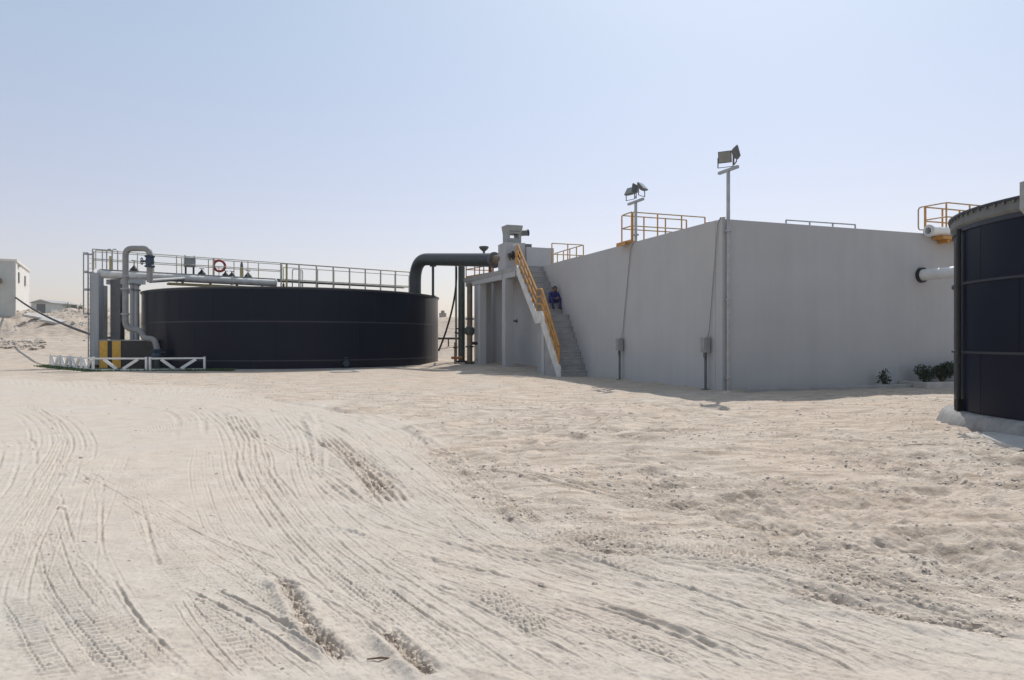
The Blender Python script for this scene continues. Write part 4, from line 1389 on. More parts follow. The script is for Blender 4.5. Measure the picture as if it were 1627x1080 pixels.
for k, (x_, lb) in enumerate(((7.02, 'left of two thin bluish garden stakes by the planting bed'), (7.26, 'right of two thin bluish garden stakes by the planting bed'))):
    solo(MB().tube([PG(x_, -0.3, -0.05), PG(x_ + 0.03, -0.28, 0.72 + 0.05 * k)], 0.012, 6), 'garden_stake', lb, 'stake', M['sheet'], PG(x_, -0.3, 0), smooth_=True)

# ------------------------------------------------------------------ person sitting on the stairs
def person_on_stairs():
    px, py, zf = -0.27, 12.50, STEPS[n1][2]      # feet on the first upper step
    zs = STEPS[n1 + 1][2]                        # seat on the next step up
    ys = STEPS[n1 + 1][0] + 0.16
    t_ = thing('person', 'worker in blue coveralls sitting hunched on the upper stairs', 'person', (px, py, zf), 0, PLANT)
    V, E, R_ = [], [], []

    def add(p, r, par=None):
        V.append(Vector((px + p[0], p[1], p[2])))
        R_.append(r)
        if par is not None:
            E.append((par, len(V) - 1))
        return len(V) - 1
    pelvis = add((0, ys + 0.14, zs + 0.13), 0.155)
    belly = add((0, ys + 0.06, zs + 0.30), 0.150, pelvis)
    chest = add((0, ys - 0.06, zs + 0.46), 0.165, belly)
    nb = add((0, ys - 0.14, zs + 0.58), 0.075, chest)
    hd0 = add((0, ys - 0.20, zs + 0.65), 0.085, nb)
    hd1 = add((0, ys - 0.23, zs + 0.73), 0.098, hd0)
    add((0, ys - 0.22, zs + 0.80), 0.075, hd1)
    nose = add((0, ys - 0.345, zs + 0.69), 0.018, hd0)
    shoes, hands = [], []
    for s in (-1, 1):
        hip = add((s * 0.11, ys + 0.08, zs + 0.11), 0.105, pelvis)
        knee = add((s * 0.22, ys - 0.33, zs + 0.27), 0.080, hip)
        calf = add((s * 0.20, ys - 0.37, (zs + zf) / 2 + 0.06), 0.068, knee)
        ank = add((s * 0.18, ys - 0.40, zf + 0.10), 0.050, calf)
        heel = add((s * 0.18, ys - 0.38, zf + 0.045), 0.048, ank)
        toe = add((s * 0.20, ys - 0.57, zf + 0.035), 0.042, heel)
        shoes += [heel, toe]
        sh_ = add((s * 0.20, ys - 0.08, zs + 0.50), 0.088, chest)
        el = add((s * 0.31, ys - 0.20, zs + 0.27), 0.062, sh_)
        wr = add((s * 0.12, ys - 0.40, zs + 0.24), 0.042, el)
        ha = add((s * 0.05, ys - 0.46, zs + 0.22), 0.045, wr)
        for q, (dx, dz) in enumerate(((-0.035, 0.02), (-0.012, 0.005), (0.012, -0.01), (0.034, -0.025))):
            f1 = add((s * 0.03 + dx * 0.6, ys - 0.515, zs + 0.215 + dz), 0.012, ha)
            add((s * 0.02 + dx * 0.6, ys - 0.545 + 0.006 * q, zs + 0.185 + dz), 0.010, f1)
        add((s * 0.075, ys - 0.50, zs + 0.25), 0.013, ha)
        hands.append(ha)
    me = bpy.data.meshes.new('body')
    Mi = ROOT_M[t_].inverted() @ PLANT
    me.from_pydata([tuple(Mi @ v) for v in V], E, [])
    tmp = bpy.data.objects.new('body_src', me)
    COL.objects.link(tmp)
    md = tmp.modifiers.new('skin', 'SKIN')
    sv = me.skin_vertices[0].data
    for i, r in enumerate(R_):
        sv[i].radius = (r, r)
        sv[i].use_root = (i == 0)
    md.use_smooth_shade = True
    ss = tmp.modifiers.new('sub', 'SUBSURF')
    ss.levels = ss.render_levels = 2
    dg = bpy.context.evaluated_depsgraph_get()
    nm = bpy.data.meshes.new_from_object(tmp.evaluated_get(dg))
    bpy.data.objects.remove(tmp)
    nm.name = 'body'
    nm.materials.clear()
    for k in ('coverall', 'skin', 'boot'):
        nm.materials.append(M[k])
    for f in nm.polygons:
        c = Mi.inverted() @ f.center
        f.use_smooth = True
        if c.z < zf + 0.115 and c.y < ys - 0.25:
            f.material_index = 2
        elif c.z > zs + 0.575 and c.y < ys - 0.09:
            f.material_index = 1
        elif c.y < ys - 0.44 and zs + 0.1 < c.z < zs + 0.32:
            f.material_index = 1
    o = bpy.data.objects.new('body', nm)
    COL.objects.link(o)
    o.parent = t_
    # hair: a shell over the back and top of the head
    hm = MB()
    cH = Vector((px, ys - 0.205, zs + 0.74))
    n_, m_ = 16, 8
    for i in range(m_ + 1):
        th = math.pi * 0.62 * i / m_
        for k in range(n_):
            a = 2 * math.pi * k / n_
            cut = 1.0
            hm.v.append(cH + Vector((0.118 * math.sin(th) * math.cos(a), 0.128 * math.sin(th) * math.sin(a) + 0.02, 0.125 * math.cos(th))))
    for i in range(m_):
        for k in range(n_):
            k2 = (k + 1) % n_
            a = 2 * math.pi * (k + 0.5) / n_
            if math.sin(a) < -0.35 and i > 3:
                continue
            hm.f.append((i * n_ + k, (i + 1) * n_ + k, (i + 1) * n_ + k2, i * n_ + k2))
    h_ = build(hm, 'hair', M['hair'], t_, PLANT, True)
    sd = h_.modifiers.new('thick', 'SOLIDIFY')
    sd.thickness = 0.012
    fm = MB()
    for s in (-1, 1):
        fm.lathe([(0.001, -0.012), (0.012, 0), (0.001, 0.012)], (px + s * 0.038, ys - 0.302, zs + 0.715), 8)
    build(fm, 'eyes', M['hair'], t_, PLANT, True)
    mm = MB().obox((px, ys - 0.288, zs + 0.635), (0.05, 0.012, 0.010))
    build(mm, 'mouth', M['boot'], t_, PLANT)
    em = MB()
    for s in (-1, 1):
        em.lathe([(0.001, -0.03), (0.014, -0.012), (0.016, 0.012), (0.001, 0.034)], (px + s * 0.105, ys - 0.20, zs + 0.70), 8)
    build(em, 'ears', M['skin'], t_, PLANT, True)


person_on_stairs()

# ------------------------------------------------------------------ bridge and pipework at the left of the low tank
B0, B1 = Vector((-25.2, 41.7, 0)), Vector((-8.3, 54.8, 0))
bu = (B1 - B0).normalized()
bn = Vector((-bu.y, bu.x, 0))
ZB = 5.92
t = thing('tank_bridge', 'pale beam and walkway bridging from the grey portal across the low tank', 'bridge', (B0.x, B0.y, ZB - 0.5))
Q = lambda f, o_, z: B0.lerp(B1, f) + bn * o_ + Vector((0, 0, z))
build(MB().tube([Q(-0.005, -0.1, ZB - 0.25), Q(0.16, -0.1, ZB - 0.25), Q(0.33, -0.1, ZB - 0.25), Q(0.50, -0.1, ZB - 0.25)], 0.25, 20), 'main_beam', M['palepipe'], t, ID, True)
for f in (0.0, 0.20, 0.36, 0.498):
    build(MB().lathe([(0.252, 0), (0.30, 0), (0.30, 0.07), (0.252, 0.07)], Q(f, -0.1, ZB - 0.25), 20, bu, closed=True), 'beam_flange', M['palepipe'], t, ID, True)
build(MB().beam(Q(0.0, 0.25, ZB + 0.03), Q(1.0, 0.25, ZB + 0.03), 0.9, 0.05), 'deck', M['galv'], t, ID)
build(MB().beam(Q(0.52, 0.72, ZB - 0.05), Q(1.0, 0.72, ZB - 0.05), 0.05, 0.10), 'deck_beam', M['galv'], t, ID)
build(MB().beam(Q(0.18, 0.3, ZB - 0.62), Q(0.56, 0.3, ZB - 0.62), 0.5, 0.14), 'launder_trough', M['paleyellow'], t, ID)
for f in (0.22, 0.30, 0.38, 0.46, 0.53):
    build(MB().beam(Q(f, 0.1, ZB - 0.55), Q(f, 0.1, ZB - 0.26), 0.12, 0.12), 'hanger', M['rust'], t, ID)

railing('bridge_railing', 'front handrail of the bridge on its left half', [Q(-0.01, -0.22, ZB + 0.06), Q(0.515, -0.22, ZB + 0.06)], 1.12, ID, 2.05, (1.0, 0.53), 'railcream', 'railcream', 0.028, 'handrails of the tank bridge')
railing('bridge_railing', 'rear handrail of the bridge with pale yellow posts on its left half', [Q(-0.01, 0.72, ZB + 0.06), Q(0.535, 0.72, ZB + 0.06)], 1.12, ID, 1.75, (1.0, 0.53), 'paleyellow', 'railcream', 0.028, 'handrails of the tank bridge')
railing('bridge_railing', 'front handrail of the bridge on its right half with tall posts', [Q(0.517, -0.22, 4.5), Q(1.0, -0.22, 4.5)], ZB + 1.16 - 4.5, ID, 1.32, (1.0, 0.53), 'railcream', 'railcream', 0.05, 'handrails of the tank bridge')
railing('bridge_railing', 'rear handrail of the bridge on its right half with thin posts', [Q(0.54, 0.72, 4.5), Q(1.02, 0.72, 4.5)], ZB + 0.98 - 4.5, ID, 1.32, (1.0,), 'railcream', 'railcream', 0.03, 'handrails of the tank bridge')
t2 = thing('support_post', 'pale yellow post where the bridge meets the tank middle', 'post', Q(0.535, -0.24, 4.4))
build(MB().tube([Q(0.535, -0.24, 4.4), Q(0.535, -0.24, ZB + 1.12)], 0.07, 10), 'post', M['paleyellow'], t2, ID, True)
build(MB().lathe([(0.12, 0), (0.12, 0.05)], Q(0.535, -0.24, ZB + 1.12), 10), 'cap', M['galv'], t2, ID, True)
t3 = solo(MB().tube(bend_path([Q(0.56, 0.1, 4.4), Q(0.56, 0.1, ZB + 0.85), Q(0.595, 0.1, ZB + 0.85), Q(0.595, 0.1, 4.4)], 0.2, 5), 0.045, 8), 'grab_hoop', 'white hoop handle standing on the bridge right of the pale yellow post', 'handrail', M['whitepipe'], Q(0.56, 0.1, 4.4), smooth_=True)

# items on the bridge
def bridge_valve(f, o_, h, label, s=1.0):
    p = Q(f, o_, ZB + 0.055)
    t_ = thing('valve_head', label, 'valve', p, 0, ID, 'black valve heads along the bridge')
    build(MB().lathe([(0.26 * s, 0), (0.24 * s, 0.10 * s), (0.10 * s, 0.26 * s), (0.06 * s, 0.34 * s)], p, 14), 'body', M['blackpaint'], t_, ID, True)
    build(MB().tube([p + Vector((0, 0, 0.34 * s)), p + Vector((0, 0, h))], 0.03, 8), 'spindle', M['blackpaint'], t_, ID, True)
    build(MB().lathe([(0.12, 0), (0.16, 0), (0.16, 0.035), (0.12, 0.035)], p + Vector((0, 0, h - 0.02)), 14, (0.2, 0, 1), closed=True), 'handwheel', M['valveblue'], t_, ID, True)
    build(MB().beam(p + Vector((-0.14, 0, h)), p + Vector((0.14, 0, h)), 0.03, 0.02), 'wheel_spoke', M['valveblue'], t_, ID)


bridge_valve(0.088, 0.0, 0.66, 'tall black valve head left of the arched grey pipe top')
bridge_valve(0.275, 0.1, 0.42, 'black valve head between the grey box and the red ring')
bridge_valve(0.345, 0.1, 0.36, 'low black valve head just right of the red ring', 0.85)
bridge_valve(0.365, 0.12, 0.36, 'low black valve head left of the yellow bollard', 0.85)
bridge_valve(0.415, 0.1, 0.46, 'black valve head right of the yellow bollard')
p = Q(0.24, 0.1, ZB + 0.055)
t = thing('control_box', 'grey control cabinet on black legs on the bridge', 'control box', p)
for s in (-1, 1):
    build(MB().beam(p + bu * 0.24 * s, p + bu * 0.24 * s + Vector((0, 0, 0.46)), 0.09, 0.09), 'leg', M['blackpaint'], t, ID)
Rb = Matrix.Rotation(math.atan2(bu.y, bu.x), 3, 'Z')
build(MB().obox(p + Vector((0, 0, 0.78)), (0.66, 0.35, 0.62), Rb), 'enclosure', M['boxgrey'], t, ID, bevel=0.015)
build(MB().obox(p + Vector((0, 0, 0.78)) - bn * 0.185, (0.58, 0.02, 0.54), Rb), 'door', M['boxgrey'], t, ID)
for s in (-1, 1):
    build(MB().beam(p + bu * 0.26 * s + Vector((0, 0, 1.09)), p + bu * 0.29 * s + Vector((0, 0, 1.24)), 0.06, 0.05), 'lifting_ear', M['boxgrey'], t, ID)

p = Q(0.325, 0.06, ZB + 0.055)
t = thing('lifebuoy', 'red lifebuoy ring hung on a dark post on the bridge', 'lifebuoy', p)
rb = MB()
for i in range(28):
    a = 2 * math.pi * i / 28
    cc = p + Vector((0, 0, 0.66)) + bu * 0.36 * math.cos(a) + Vector((0, 0, 0.36 * math.sin(a))) - bn * 0.12
    er = bu * math.cos(a) + Vector((0, 0, math.sin(a)))
    for k in range(10):
        b = 2 * math.pi * k / 10
        rb.v.append(cc + er * 0.085 * math.cos(b) + bn * 0.075 * math.sin(b))
for i in range(28):
    for k in range(10):
        i2, k2 = (i + 1) % 28, (k + 1) % 10
        rb.f.append((i * 10 + k, i * 10 + k2, i2 * 10 + k2, i2 * 10 + k))
build(rb, 'ring', M['red'], t, ID, True)
build(MB().beam(p - bu * 0.34, p - bu * 0.34 + Vector((0, 0, 1.12)), 0.10, 0.08), 'post', M['rust'], t, ID)
build(MB().beam(p - bu * 0.36 + Vector((0, 0, 0.98)), p + bu * 0.2 + Vector((0, 0, 0.98)), 0.05, 0.05), 'hook_arm', M['rust'], t, ID)
build(MB().tube([p + Vector((0, 0, 0)), p + Vector((0, 0, 0.62))], 0.03, 8), 'prop', M['palepipe'], t, ID, True)

p = Q(0.395, 0.1, ZB + 0.055)
t = thing('bollard', 'pale yellow bollard with dark top on the bridge', 'bollard', p)
build(MB().tube([p, p + Vector((0, 0, 0.62))], 0.12, 12), 'post', M['paleyellow'], t, ID, True)
build(MB().lathe([(0.10, 0), (0.10, 0.2), (0.05, 0.42)], p + Vector((0, 0, 0.62)), 10), 'cap', M['greydark'], t, ID, True)

# ------------------------------------------------------------------ grey portal at the left
yA = 41.5
t = thing('steel_portal', 'blue grey painted portal frame of posts at the left end of the bridge', 'steel frame', (-24.5, yA, 0))
xa0, xa1 = at(146.5, 0, yA).x, at(161, 0, yA).x
build(MB().box(xa0, xa1, yA - 0.26, yA + 0.26, -0.2, 5.72), 'post', M['greypaint'], t, ID, bevel=0.02)
build(MB().box(xa0 - 0.12, xa1 + 0.12, yA - 0.4, yA + 0.4, -0.2, 0.16), 'base_plate', M['blackpaint'], t, ID, bevel=0.01)
xb0, xb1 = at(178, 0, 42.2).x, at(194, 0, 42.2).x
build(MB().box(xb0, xb1, 42.0, 42.5, -0.2, 5.40), 'post', M['greydark'], t, ID, bevel=0.02)
xc0, xc1 = at(162, 0, 43.4).x, at(168, 0, 43.4).x
build(MB().box(xc0, xc1, 43.2, 43.6, -0.2, 5.1), 'post', M['greydark'], t, ID)
build(MB().box(xa1 - 0.02, xb1 + 1.4, 42.02, 42.32, 5.08, 5.38), 'cross_beam', M['greypaint'], t, ID, bevel=0.01)
build(MB().box(xa1, xb1 + 0.1, 42.7, 42.95, 4.55, 4.75), 'cross_beam', M['greypaint'], t, ID)
build(MB().beam((xa1, 42.6, 5.3), (xb0, 43.4, 4.7), 0.12, 0.12), 'brace', M['greydark'], t, ID)
build(MB().box(xa1, xb0, 42.05, 42.3, 1.70, 1.86), 'cross_beam', M['greydark'], t, ID)

# vertical pipes between portal and tank
for (px_, r_, zt_, lb) in ((210.5, 0.15, 5.0, 'left of two grey upright pipes between the portal and the low tank'), (217.5, 0.14, 4.95, 'right of two grey upright pipes between the portal and the low tank')):
    q_ = at(px_, 540, 41.3)
    t = thing('riser_pipe', lb, 'pipe', (q_.x, q_.y, 0), 0, ID, 'grey upright pipes beside the low tank')
    build(MB().tube([(q_.x, q_.y, 0.0), (q_.x, q_.y, zt_)], r_, 14), 'pipe', M['greypaint'], t, ID, True)
    build(MB().lathe([(r_ * 1.5, 0), (r_ * 1.5, 0.10)], (q_.x, q_.y, zt_ - 0.02), 14), 'flange', M['greydark'], t, ID, True)
    build(MB().lathe([(r_ * 1.5, 0), (r_ * 1.5, 0.10)], (q_.x, q_.y, zt_ - 0.35), 14), 'flange', M['greydark'], t, ID, True)

# gooseneck pipe with blue valves
gA, gB = at(199.5, 395, 39.00), at(238, 395, 39.00)
zt = at(0, 394.5, 39.00).z
t = thing('gooseneck_pipe', 'tall grey gooseneck pipe looping up in front of the bridge', 'pipe', (gA.x, 39.00, 0))
pl = [(gB.x, 39.00 + 2.6, ZB - 0.2), (gB.x, 39.00 + 2.4, ZB), (gB.x, 39.05, ZB)]
up_ = bend_path([(gB.x, 39.00, at(0, 448, 39.00).z), (gB.x, 39.00, zt), (gA.x, 39.00, zt), (gA.x, 39.00, at(0, 522, 39.00).z), (at(224, 0, 39.00).x, 38.95, at(0, 524, 39.00).z),
                 (at(231, 0, 39.00).x, 38.90, at(0, 538, 39.00).z), (at(248, 0, 39.00).x, 38.85, at(0, 538, 39.00).z), (at(253, 0, 39.00).x, 38.80, at(0, 556, 39.00).z)], 0.42, 7)
build(MB().tube(up_, 0.165, 16), 'pipe', M['midgrey'], t, ID, True)
for z in (at(0, 440, 39.00).z, at(0, 460, 39.00).z, at(0, 500, 39.00).z):
    build(MB().lathe([(0.167, 0), (0.25, 0), (0.25, 0.09), (0.167, 0.09)], (gA.x, 39.00, z), 16, closed=True), 'flange', M['greypaint'], t, ID, True)
zv = at(0, 415, 39.00).z
v_ = build(MB().lathe([(0.17, -0.35), (0.27, -0.33), (0.27, -0.25), (0.20, -0.2), (0.24, 0), (0.20, 0.2), (0.27, 0.25), (0.27, 0.33), (0.17, 0.35)], (gB.x, 39.00, zv), 16), 'valve', M['valveblue'], t, ID, True)
build(MB().tube([(gB.x, 39.00, zv), (gB.x - 0.42, 38.90, zv)], 0.06, 8), 'valve_stem', M['valveblue'], v_, ID, True)
build(MB().lathe([(0.16, 0), (0.21, 0), (0.21, 0.04), (0.16, 0.04)], (gB.x - 0.42, 38.90, zv), 14, (1, 0.2, 0), closed=True), 'valve_wheel', M['valveblue'], v_, ID, True)
build(MB().tube([(gB.x - 0.05, 39.10, at(0, 446, 39.00).z), (gB.x + 0.2, 42.6, ZB - 0.45)], 0.12, 12), 'branch', M['midgrey'], t, ID, True)
qv = (at(253, 0, 39.00).x, 38.80)
zq = at(0, 560, 39.00).z
v_ = build(MB().lathe([(0.19, -0.25), (0.30, -0.22), (0.30, -0.10), (0.22, 0), (0.30, 0.10), (0.30, 0.2), (0.19, 0.22)], (qv[0], qv[1], zq), 16), 'valve', M['valveblue'], t, ID, True)
build(MB().beam((qv[0] - 0.4, 38.75, zq + 0.05), (qv[0] + 0.5, 38.70, zq + 0.02), 0.12, 0.06), 'lever', M['valveblue'], v_, ID)
build(MB().tube([(qv[0], qv[1], zq - 0.2), (qv[0], qv[1], -0.1)], 0.15, 14), 'foot_pipe', M['greenpipe'], t, ID, True)

# striped bund wall
s0, s1 = at(158, 0, 39.3600).x, at(247, 0, 39.3600).x
zt = at(0, 541.5, 39.3600).z
t = thing('striped_plinth', 'black concrete plinth with two yellow stripes below the gooseneck pipe', 'plinth', ((s0 + s1) / 2, 39.1000, 0))
build(MB().box(s0, s1, 39.3600, 39.7200, -0.2, zt), 'block', M['blackpaint'], t, ID, bevel=0.02)
build(MB().box(s0 - 0.02, s1 + 0.02, 39.3400, 39.7400, zt + 0.002, zt + 0.07), 'capping', M['concrete'], t, ID, bevel=0.01)
for a_, b_ in ((158.2, 171), (178.5, 192)):
    x0, x1 = at(a_, 0, 39.3600).x, at(b_, 0, 39.3600).x
    build(MB().box(x0 - 0.005, x1, 39.3420, 39.3585, -0.1, zt), 'yellow_stripe', M['stripe'], t, ID)

# ladder with cage
xl = at(146, 0, 41.4).x - 0.06
t = thing('caged_ladder', 'galvanised caged ladder at the far left end of the bridge', 'ladder', (xl, 41.4, 0))
for s in (-0.22, 0.22):
    build(MB().box(xl - 0.04, xl, 41.4 + s - 0.03, 41.4 + s + 0.03, 0.1, 6.9), 'stile', M['galv'], t, ID)
lr = MB().tube([(xl - 0.02, 41.21, 0.4), (xl - 0.02, 41.59, 0.4)], 0.016, 6)
o0 = build(lr, 'rung', M['galv'], t, ID, True)
for k in range(1, 21):
    c_ = o0.copy()
    COL.objects.link(c_)
    c_.location = (0, 0, 0.31 * k)
for z in (at(0, 498, 41.4).z, at(0, 460, 41.4).z, at(0, 432, 41.4).z, at(0, 403, 41.4).z):
    hp_ = [(xl, 41.12, z)] + [(xl - 0.40 * math.sin(math.pi * i / 12) - 0.02, 41.4 - 0.33 * math.cos(math.pi * i / 12), z) for i in range(13)] + [(xl, 41.68, z)]
    mb = MB()
    for a, b in zip(hp_[:-1], hp_[1:]):
        mb.beam(a, b, 0.03, 0.10)
    build(mb, 'cage_hoop', M['galv'], t, ID)
for a in (90, 50, 130):
    x_, y_ = xl - 0.43 * math.sin(math.radians(a)), 41.4 - 0.33 * math.cos(math.radians(a))
    build(MB().box(x_ - 0.012, x_ + 0.012, y_ - 0.02, y_ + 0.02, at(0, 500, 41.4).z, at(0, 401, 41.4).z), 'cage_strap', M['galv'], t, ID)
railing('landing_railing', 'dense upright rails round the ladder head at the bridge end', [Q(-0.012, 0.74, ZB + 0.05), Q(-0.018, -0.25, ZB + 0.05), Q(0.03, -0.27, ZB + 0.05)], 1.18, ID, 0.42, (1.0, 0.5), 'galv', 'galv', 0.028)
for (px_, lb) in ((169.5, 'left of two arched grab rails near the ladder head'), (178, 'right of two arched grab rails near the ladder head')):
    q_ = at(px_, 432, 42.3)
    e_ = at(px_ + 9, 432, 42.3)
    solo(MB().tube(bend_path([(q_.x, 42.3, ZB - 0.1), (q_.x, 42.3, ZB + 1.35), (e_.x, 42.3, ZB + 1.35), (e_.x, 42.3, ZB - 0.1)], 0.24, 7), 0.036, 8), 'grab_hoop', lb, 'handrail', M['galv'], (q_.x, 42.3, ZB - 0.1), smooth_=True)
p = at(176, 432, 42.0)
solo(MB().tube([(p.x, 42.0, ZB), (p.x, 42.0, ZB + 0.85)], 0.09, 10).lathe([(0.11, 0), (0.11, 0.03)], (p.x, 42.0, ZB + 0.85), 10), 'marker_post', 'short pale yellow post by the ladder head', 'post', M['paleyellow'], (p.x, 42.0, ZB), smooth_=True)

# ------------------------------------------------------------------ white fence panels
def fence_panel(a, b, label, h=0.72, dy=0.0):
    a, b = Vector((a[0], a[1], gz(*a))), Vector((b[0], b[1], gz(*b)))
    d_ = (b - a)
    L = d_.length
    u = d_.normalized()
    up = Vector((0, 0, 1))
    t_ = thing('fence_panel', label, 'fence', a, 0, ID, 'low white trussed fence panels')
    for f in (0.0, 1.0):
        p_ = a.lerp(b, f)
        build(MB().beam(p_ - up * 0.15, p_ + up * (h + 0.03), 0.10, 0.10), 'post', M['white'], t_, ID, bevel=0.005)
    e = 0.047
    build(MB().beam(a + u * e + up * (h - 0.05), b - u * e + up * (h - 0.05), 0.055, 0.09), 'top_rail', M['white'], t_, ID)
    build(MB().beam(a + u * e + up * 0.07, b - u * e + up * 0.07, 0.055, 0.09), 'bottom_rail', M['white'], t_, ID)
    nrm = Vector((u.y, -u.x, 0)) * 0.0
    for f0, f1 in ((0.20, 0.44), (0.84, 0.56)):
        build(MB().beam(a.lerp(b, f0) + up * (h - 0.10), a.lerp(b, f1) + up * 0.115, 0.15, 0.045, up=(0, -1, 0)), 'brace', M['white'], t_, ID)
    return t_


f1, f2, f3 = gp(148, 589.5), gp(236, 589.5), gp(325, 588.5)
fence_panel((f1[0], f1[1]), (f2[0] - 0.12, f2[1]), 'white fence panel before the yellow stripes')
fence_panel((f2[0] + 0.08, f2[1]), (f3[0], f3[1]), 'white fence panel at the right end of the fence, before the black tank')
g0 = Vector((f1[0] - 0.1, f1[1] + 0.15))
g1 = Vector((gp(80, 582)[0], gp(80, 582)[1]))
for k, lb in enumerate(('receding white fence panel nearest the front corner', 'second white fence panel back from the front corner', 'third white fence panel back from the front corner', 'farthest white fence panel at the left end')):
    a, b = g0.lerp(g1, k / 4), g0.lerp(g1, (k + 0.96) / 4)
    fence_panel(tuple(a), tuple(b), lb)

# grass strip behind and under the fence
gm = MB()
for i in range(9000):
    u_ = random.random()
    if u_ < 0.66:
        x_ = random.uniform(f1[0] - 0.4, f3[0] + 1.6)
        y_ = random.uniform(36.0, 38.2) if x_ < f3[0] else random.uniform(36.4, 38.0)
    else:
        q_ = g0.lerp(g1, random.random() * 1.12 - 0.02)
        x_, y_ = q_.x + random.uniform(-0.6, 0.8), q_.y + random.uniform(-0.5, 0.7)
    if (Vector((x_, y_)) - T1C).length < T1R + 0.45:
        continue
    z_ = gz(x_, y_)
    h_ = random.uniform(0.05, 0.15)
    a = random.uniform(0, 3.14)
    w_ = random.uniform(0.02, 0.05)
    dx, dy = math.cos(a) * w_, math.sin(a) * w_
    tx, ty = random.gauss(0, 0.04), random.gauss(0, 0.04)
    b = len(gm.v)
    gm.v += [Vector((x_ - dx, y_ - dy, z_ - 0.02)), Vector((x_ + dx, y_ + dy, z_ - 0.02)), Vector((x_ + tx, y_ + ty, z_ + h_))]
    gm.f.append((b, b + 1, b + 2))
o = solo(gm, 'grass', None, None, M['grass'], (f1[0], f1[1], 0), kind='stuff')
o['label'] = 'thin strip of green grass under the white fence'

# ------------------------------------------------------------------ background
# cable from the near white building to the portal
bx = Vector((-54.5, 75.0))
cA, cB = Vector((xa0 + 0.02, yA, 1.95)), Vector((bx.x + 0.03, bx.y - 0.02, 6.3))
cp = []
for i in range(25):
    f = i / 24
    p_ = cA.lerp(cB, f)
    p_.z -= 0.9 * 4 * f * (1 - f) * 0.35
    cp.append(p_)
solo(MB().tube(cp, 0.085, 8), 'cable', 'thick black cable strung from the white building to the grey portal', 'cable', M['black'], cA, smooth_=True)

zg = gz(-58, 78) - 0.6
u1, u2 = Vector((-0.87, -0.50, 0)), Vector((-0.50, 0.87, 0))
t = thing('white_building', 'white flat roofed building with two small windows at the far left', 'building', (bx.x, bx.y, zg))
c0 = Vector((bx.x, bx.y, 0))
L1, L2, zt_ = 13.0, 13.0, 10.25


def bwall(a, b, th, z0_, z1_, name, m, par):
    d_ = (b - a).normalized()
    nrm = Vector((-d_.y, d_.x, 0)) * th
    return build(MB().quadbox([a + Vector((0, 0, z0_)), b + Vector((0, 0, z0_)), b + nrm + Vector((0, 0, z0_)), a + nrm + Vector((0, 0, z0_)),
                               a + Vector((0, 0, z1_)), b + Vector((0, 0, z1_)), b + nrm + Vector((0, 0, z1_)), a + nrm + Vector((0, 0, z1_))]), name, m, par, ID)


pA, pB, pC, pD = c0, c0 + u1 * L1, c0 + u1 * L1 + u2 * L2, c0 + u2 * L2
build(MB().prism([(q_.x, q_.y) for q_ in (pA, pD, pC, pB)], zg, zt_), 'block', M['cream'], t, ID)
build(MB().prism([(q_.x, q_.y) for q_ in (pA - u1 * .12 - u2 * .12, pD - u1 * .12 + u2 * .12, pC + u1 * .12 + u2 * .12, pB + u1 * .12 - u2 * .12)], zt_ + 0.003, zt_ + 0.25), 'roof', M['cream'], t, ID)
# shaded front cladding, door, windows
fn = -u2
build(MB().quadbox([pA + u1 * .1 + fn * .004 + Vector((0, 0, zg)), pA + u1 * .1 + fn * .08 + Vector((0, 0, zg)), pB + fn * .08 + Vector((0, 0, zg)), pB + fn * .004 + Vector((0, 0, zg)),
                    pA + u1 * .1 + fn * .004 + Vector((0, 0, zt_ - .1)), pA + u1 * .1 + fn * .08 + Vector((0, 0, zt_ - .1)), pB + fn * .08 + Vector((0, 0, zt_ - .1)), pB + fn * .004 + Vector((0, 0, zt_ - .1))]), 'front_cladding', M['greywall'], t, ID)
dr_ = build(MB().obox(pA + u1 * 2.6 + fn * .14 + Vector((0, 0, zg + 2.4)), (1.6, 0.1, 3.6), Matrix.Rotation(math.atan2(u1.y, u1.x), 3, 'Z')), 'door', M['wood'], t, ID)
build(MB().obox(pA + u1 * 2.4 + fn * .55 + Vector((0, 0, zt_ - 2.2)), (2.4, 0.9, 0.5), Matrix.Rotation(math.atan2(u1.y, u1.x), 3, 'Z')), 'awning', M['wood'], t, ID)
R2 = Matrix.Rotation(math.atan2(u2.y, u2.x), 3, 'Z')
for (s_, zz, hh_) in ((2.4, 8.7, 1.0), (8.2, 8.75, 1.0)):
    wf = build(MB().obox(pA + u2 * s_ - u1 * 0.03 + Vector((0, 0, zz)), (0.95, 0.10, hh_ + 0.15), R2), 'window', M['greydark'], t, ID)
    build(MB().obox(pA + u2 * s_ - u1 * 0.085 + Vector((0, 0, zz)), (0.8, 0.02, hh_), R2), 'pane', M['glass'], wf, ID)
build(MB().obox(pA + u2 * 2.2 - u1 * 0.10 + Vector((0, 0, 10.0)), (1.4, 0.2, 0.12), R2), 'window_hood', M['roof'], t, ID)

# far hangar
hY = 150.0
hx0, hx1 = at(48, 0, hY).x, at(83, 0, hY).x
zb_ = gz((hx0 + hx1) / 2, hY) - 0.4
ze, zr = at(0, 481, hY).z, at(0, 475.5, hY).z
t = thing('far_shed', 'small far grey shed with a shallow gabled roof beyond the spoil bank', 'shed', ((hx0 + hx1) / 2, hY + 4, zb_ + 0.4))
build(MB().box(hx0 + 0.2, hx1 - 0.2, hY, hY + 9, zb_, ze), 'wall', M['greywall'], t, ID)
xm = (hx0 + hx1) / 2
rf = MB()
b = 0
for (y_) in (hY - 0.4, hY + 9.4):
    rf.v += [Vector((hx0 - 0.2, y_, ze + 0.003)), Vector((hx1 + 0.2, y_, ze + 0.003)), Vector((xm, y_, zr))]
rf.f += [(0, 1, 2), (5, 4, 3), (0, 3, 4, 1), (1, 4, 5, 2), (2, 5, 3, 0)]
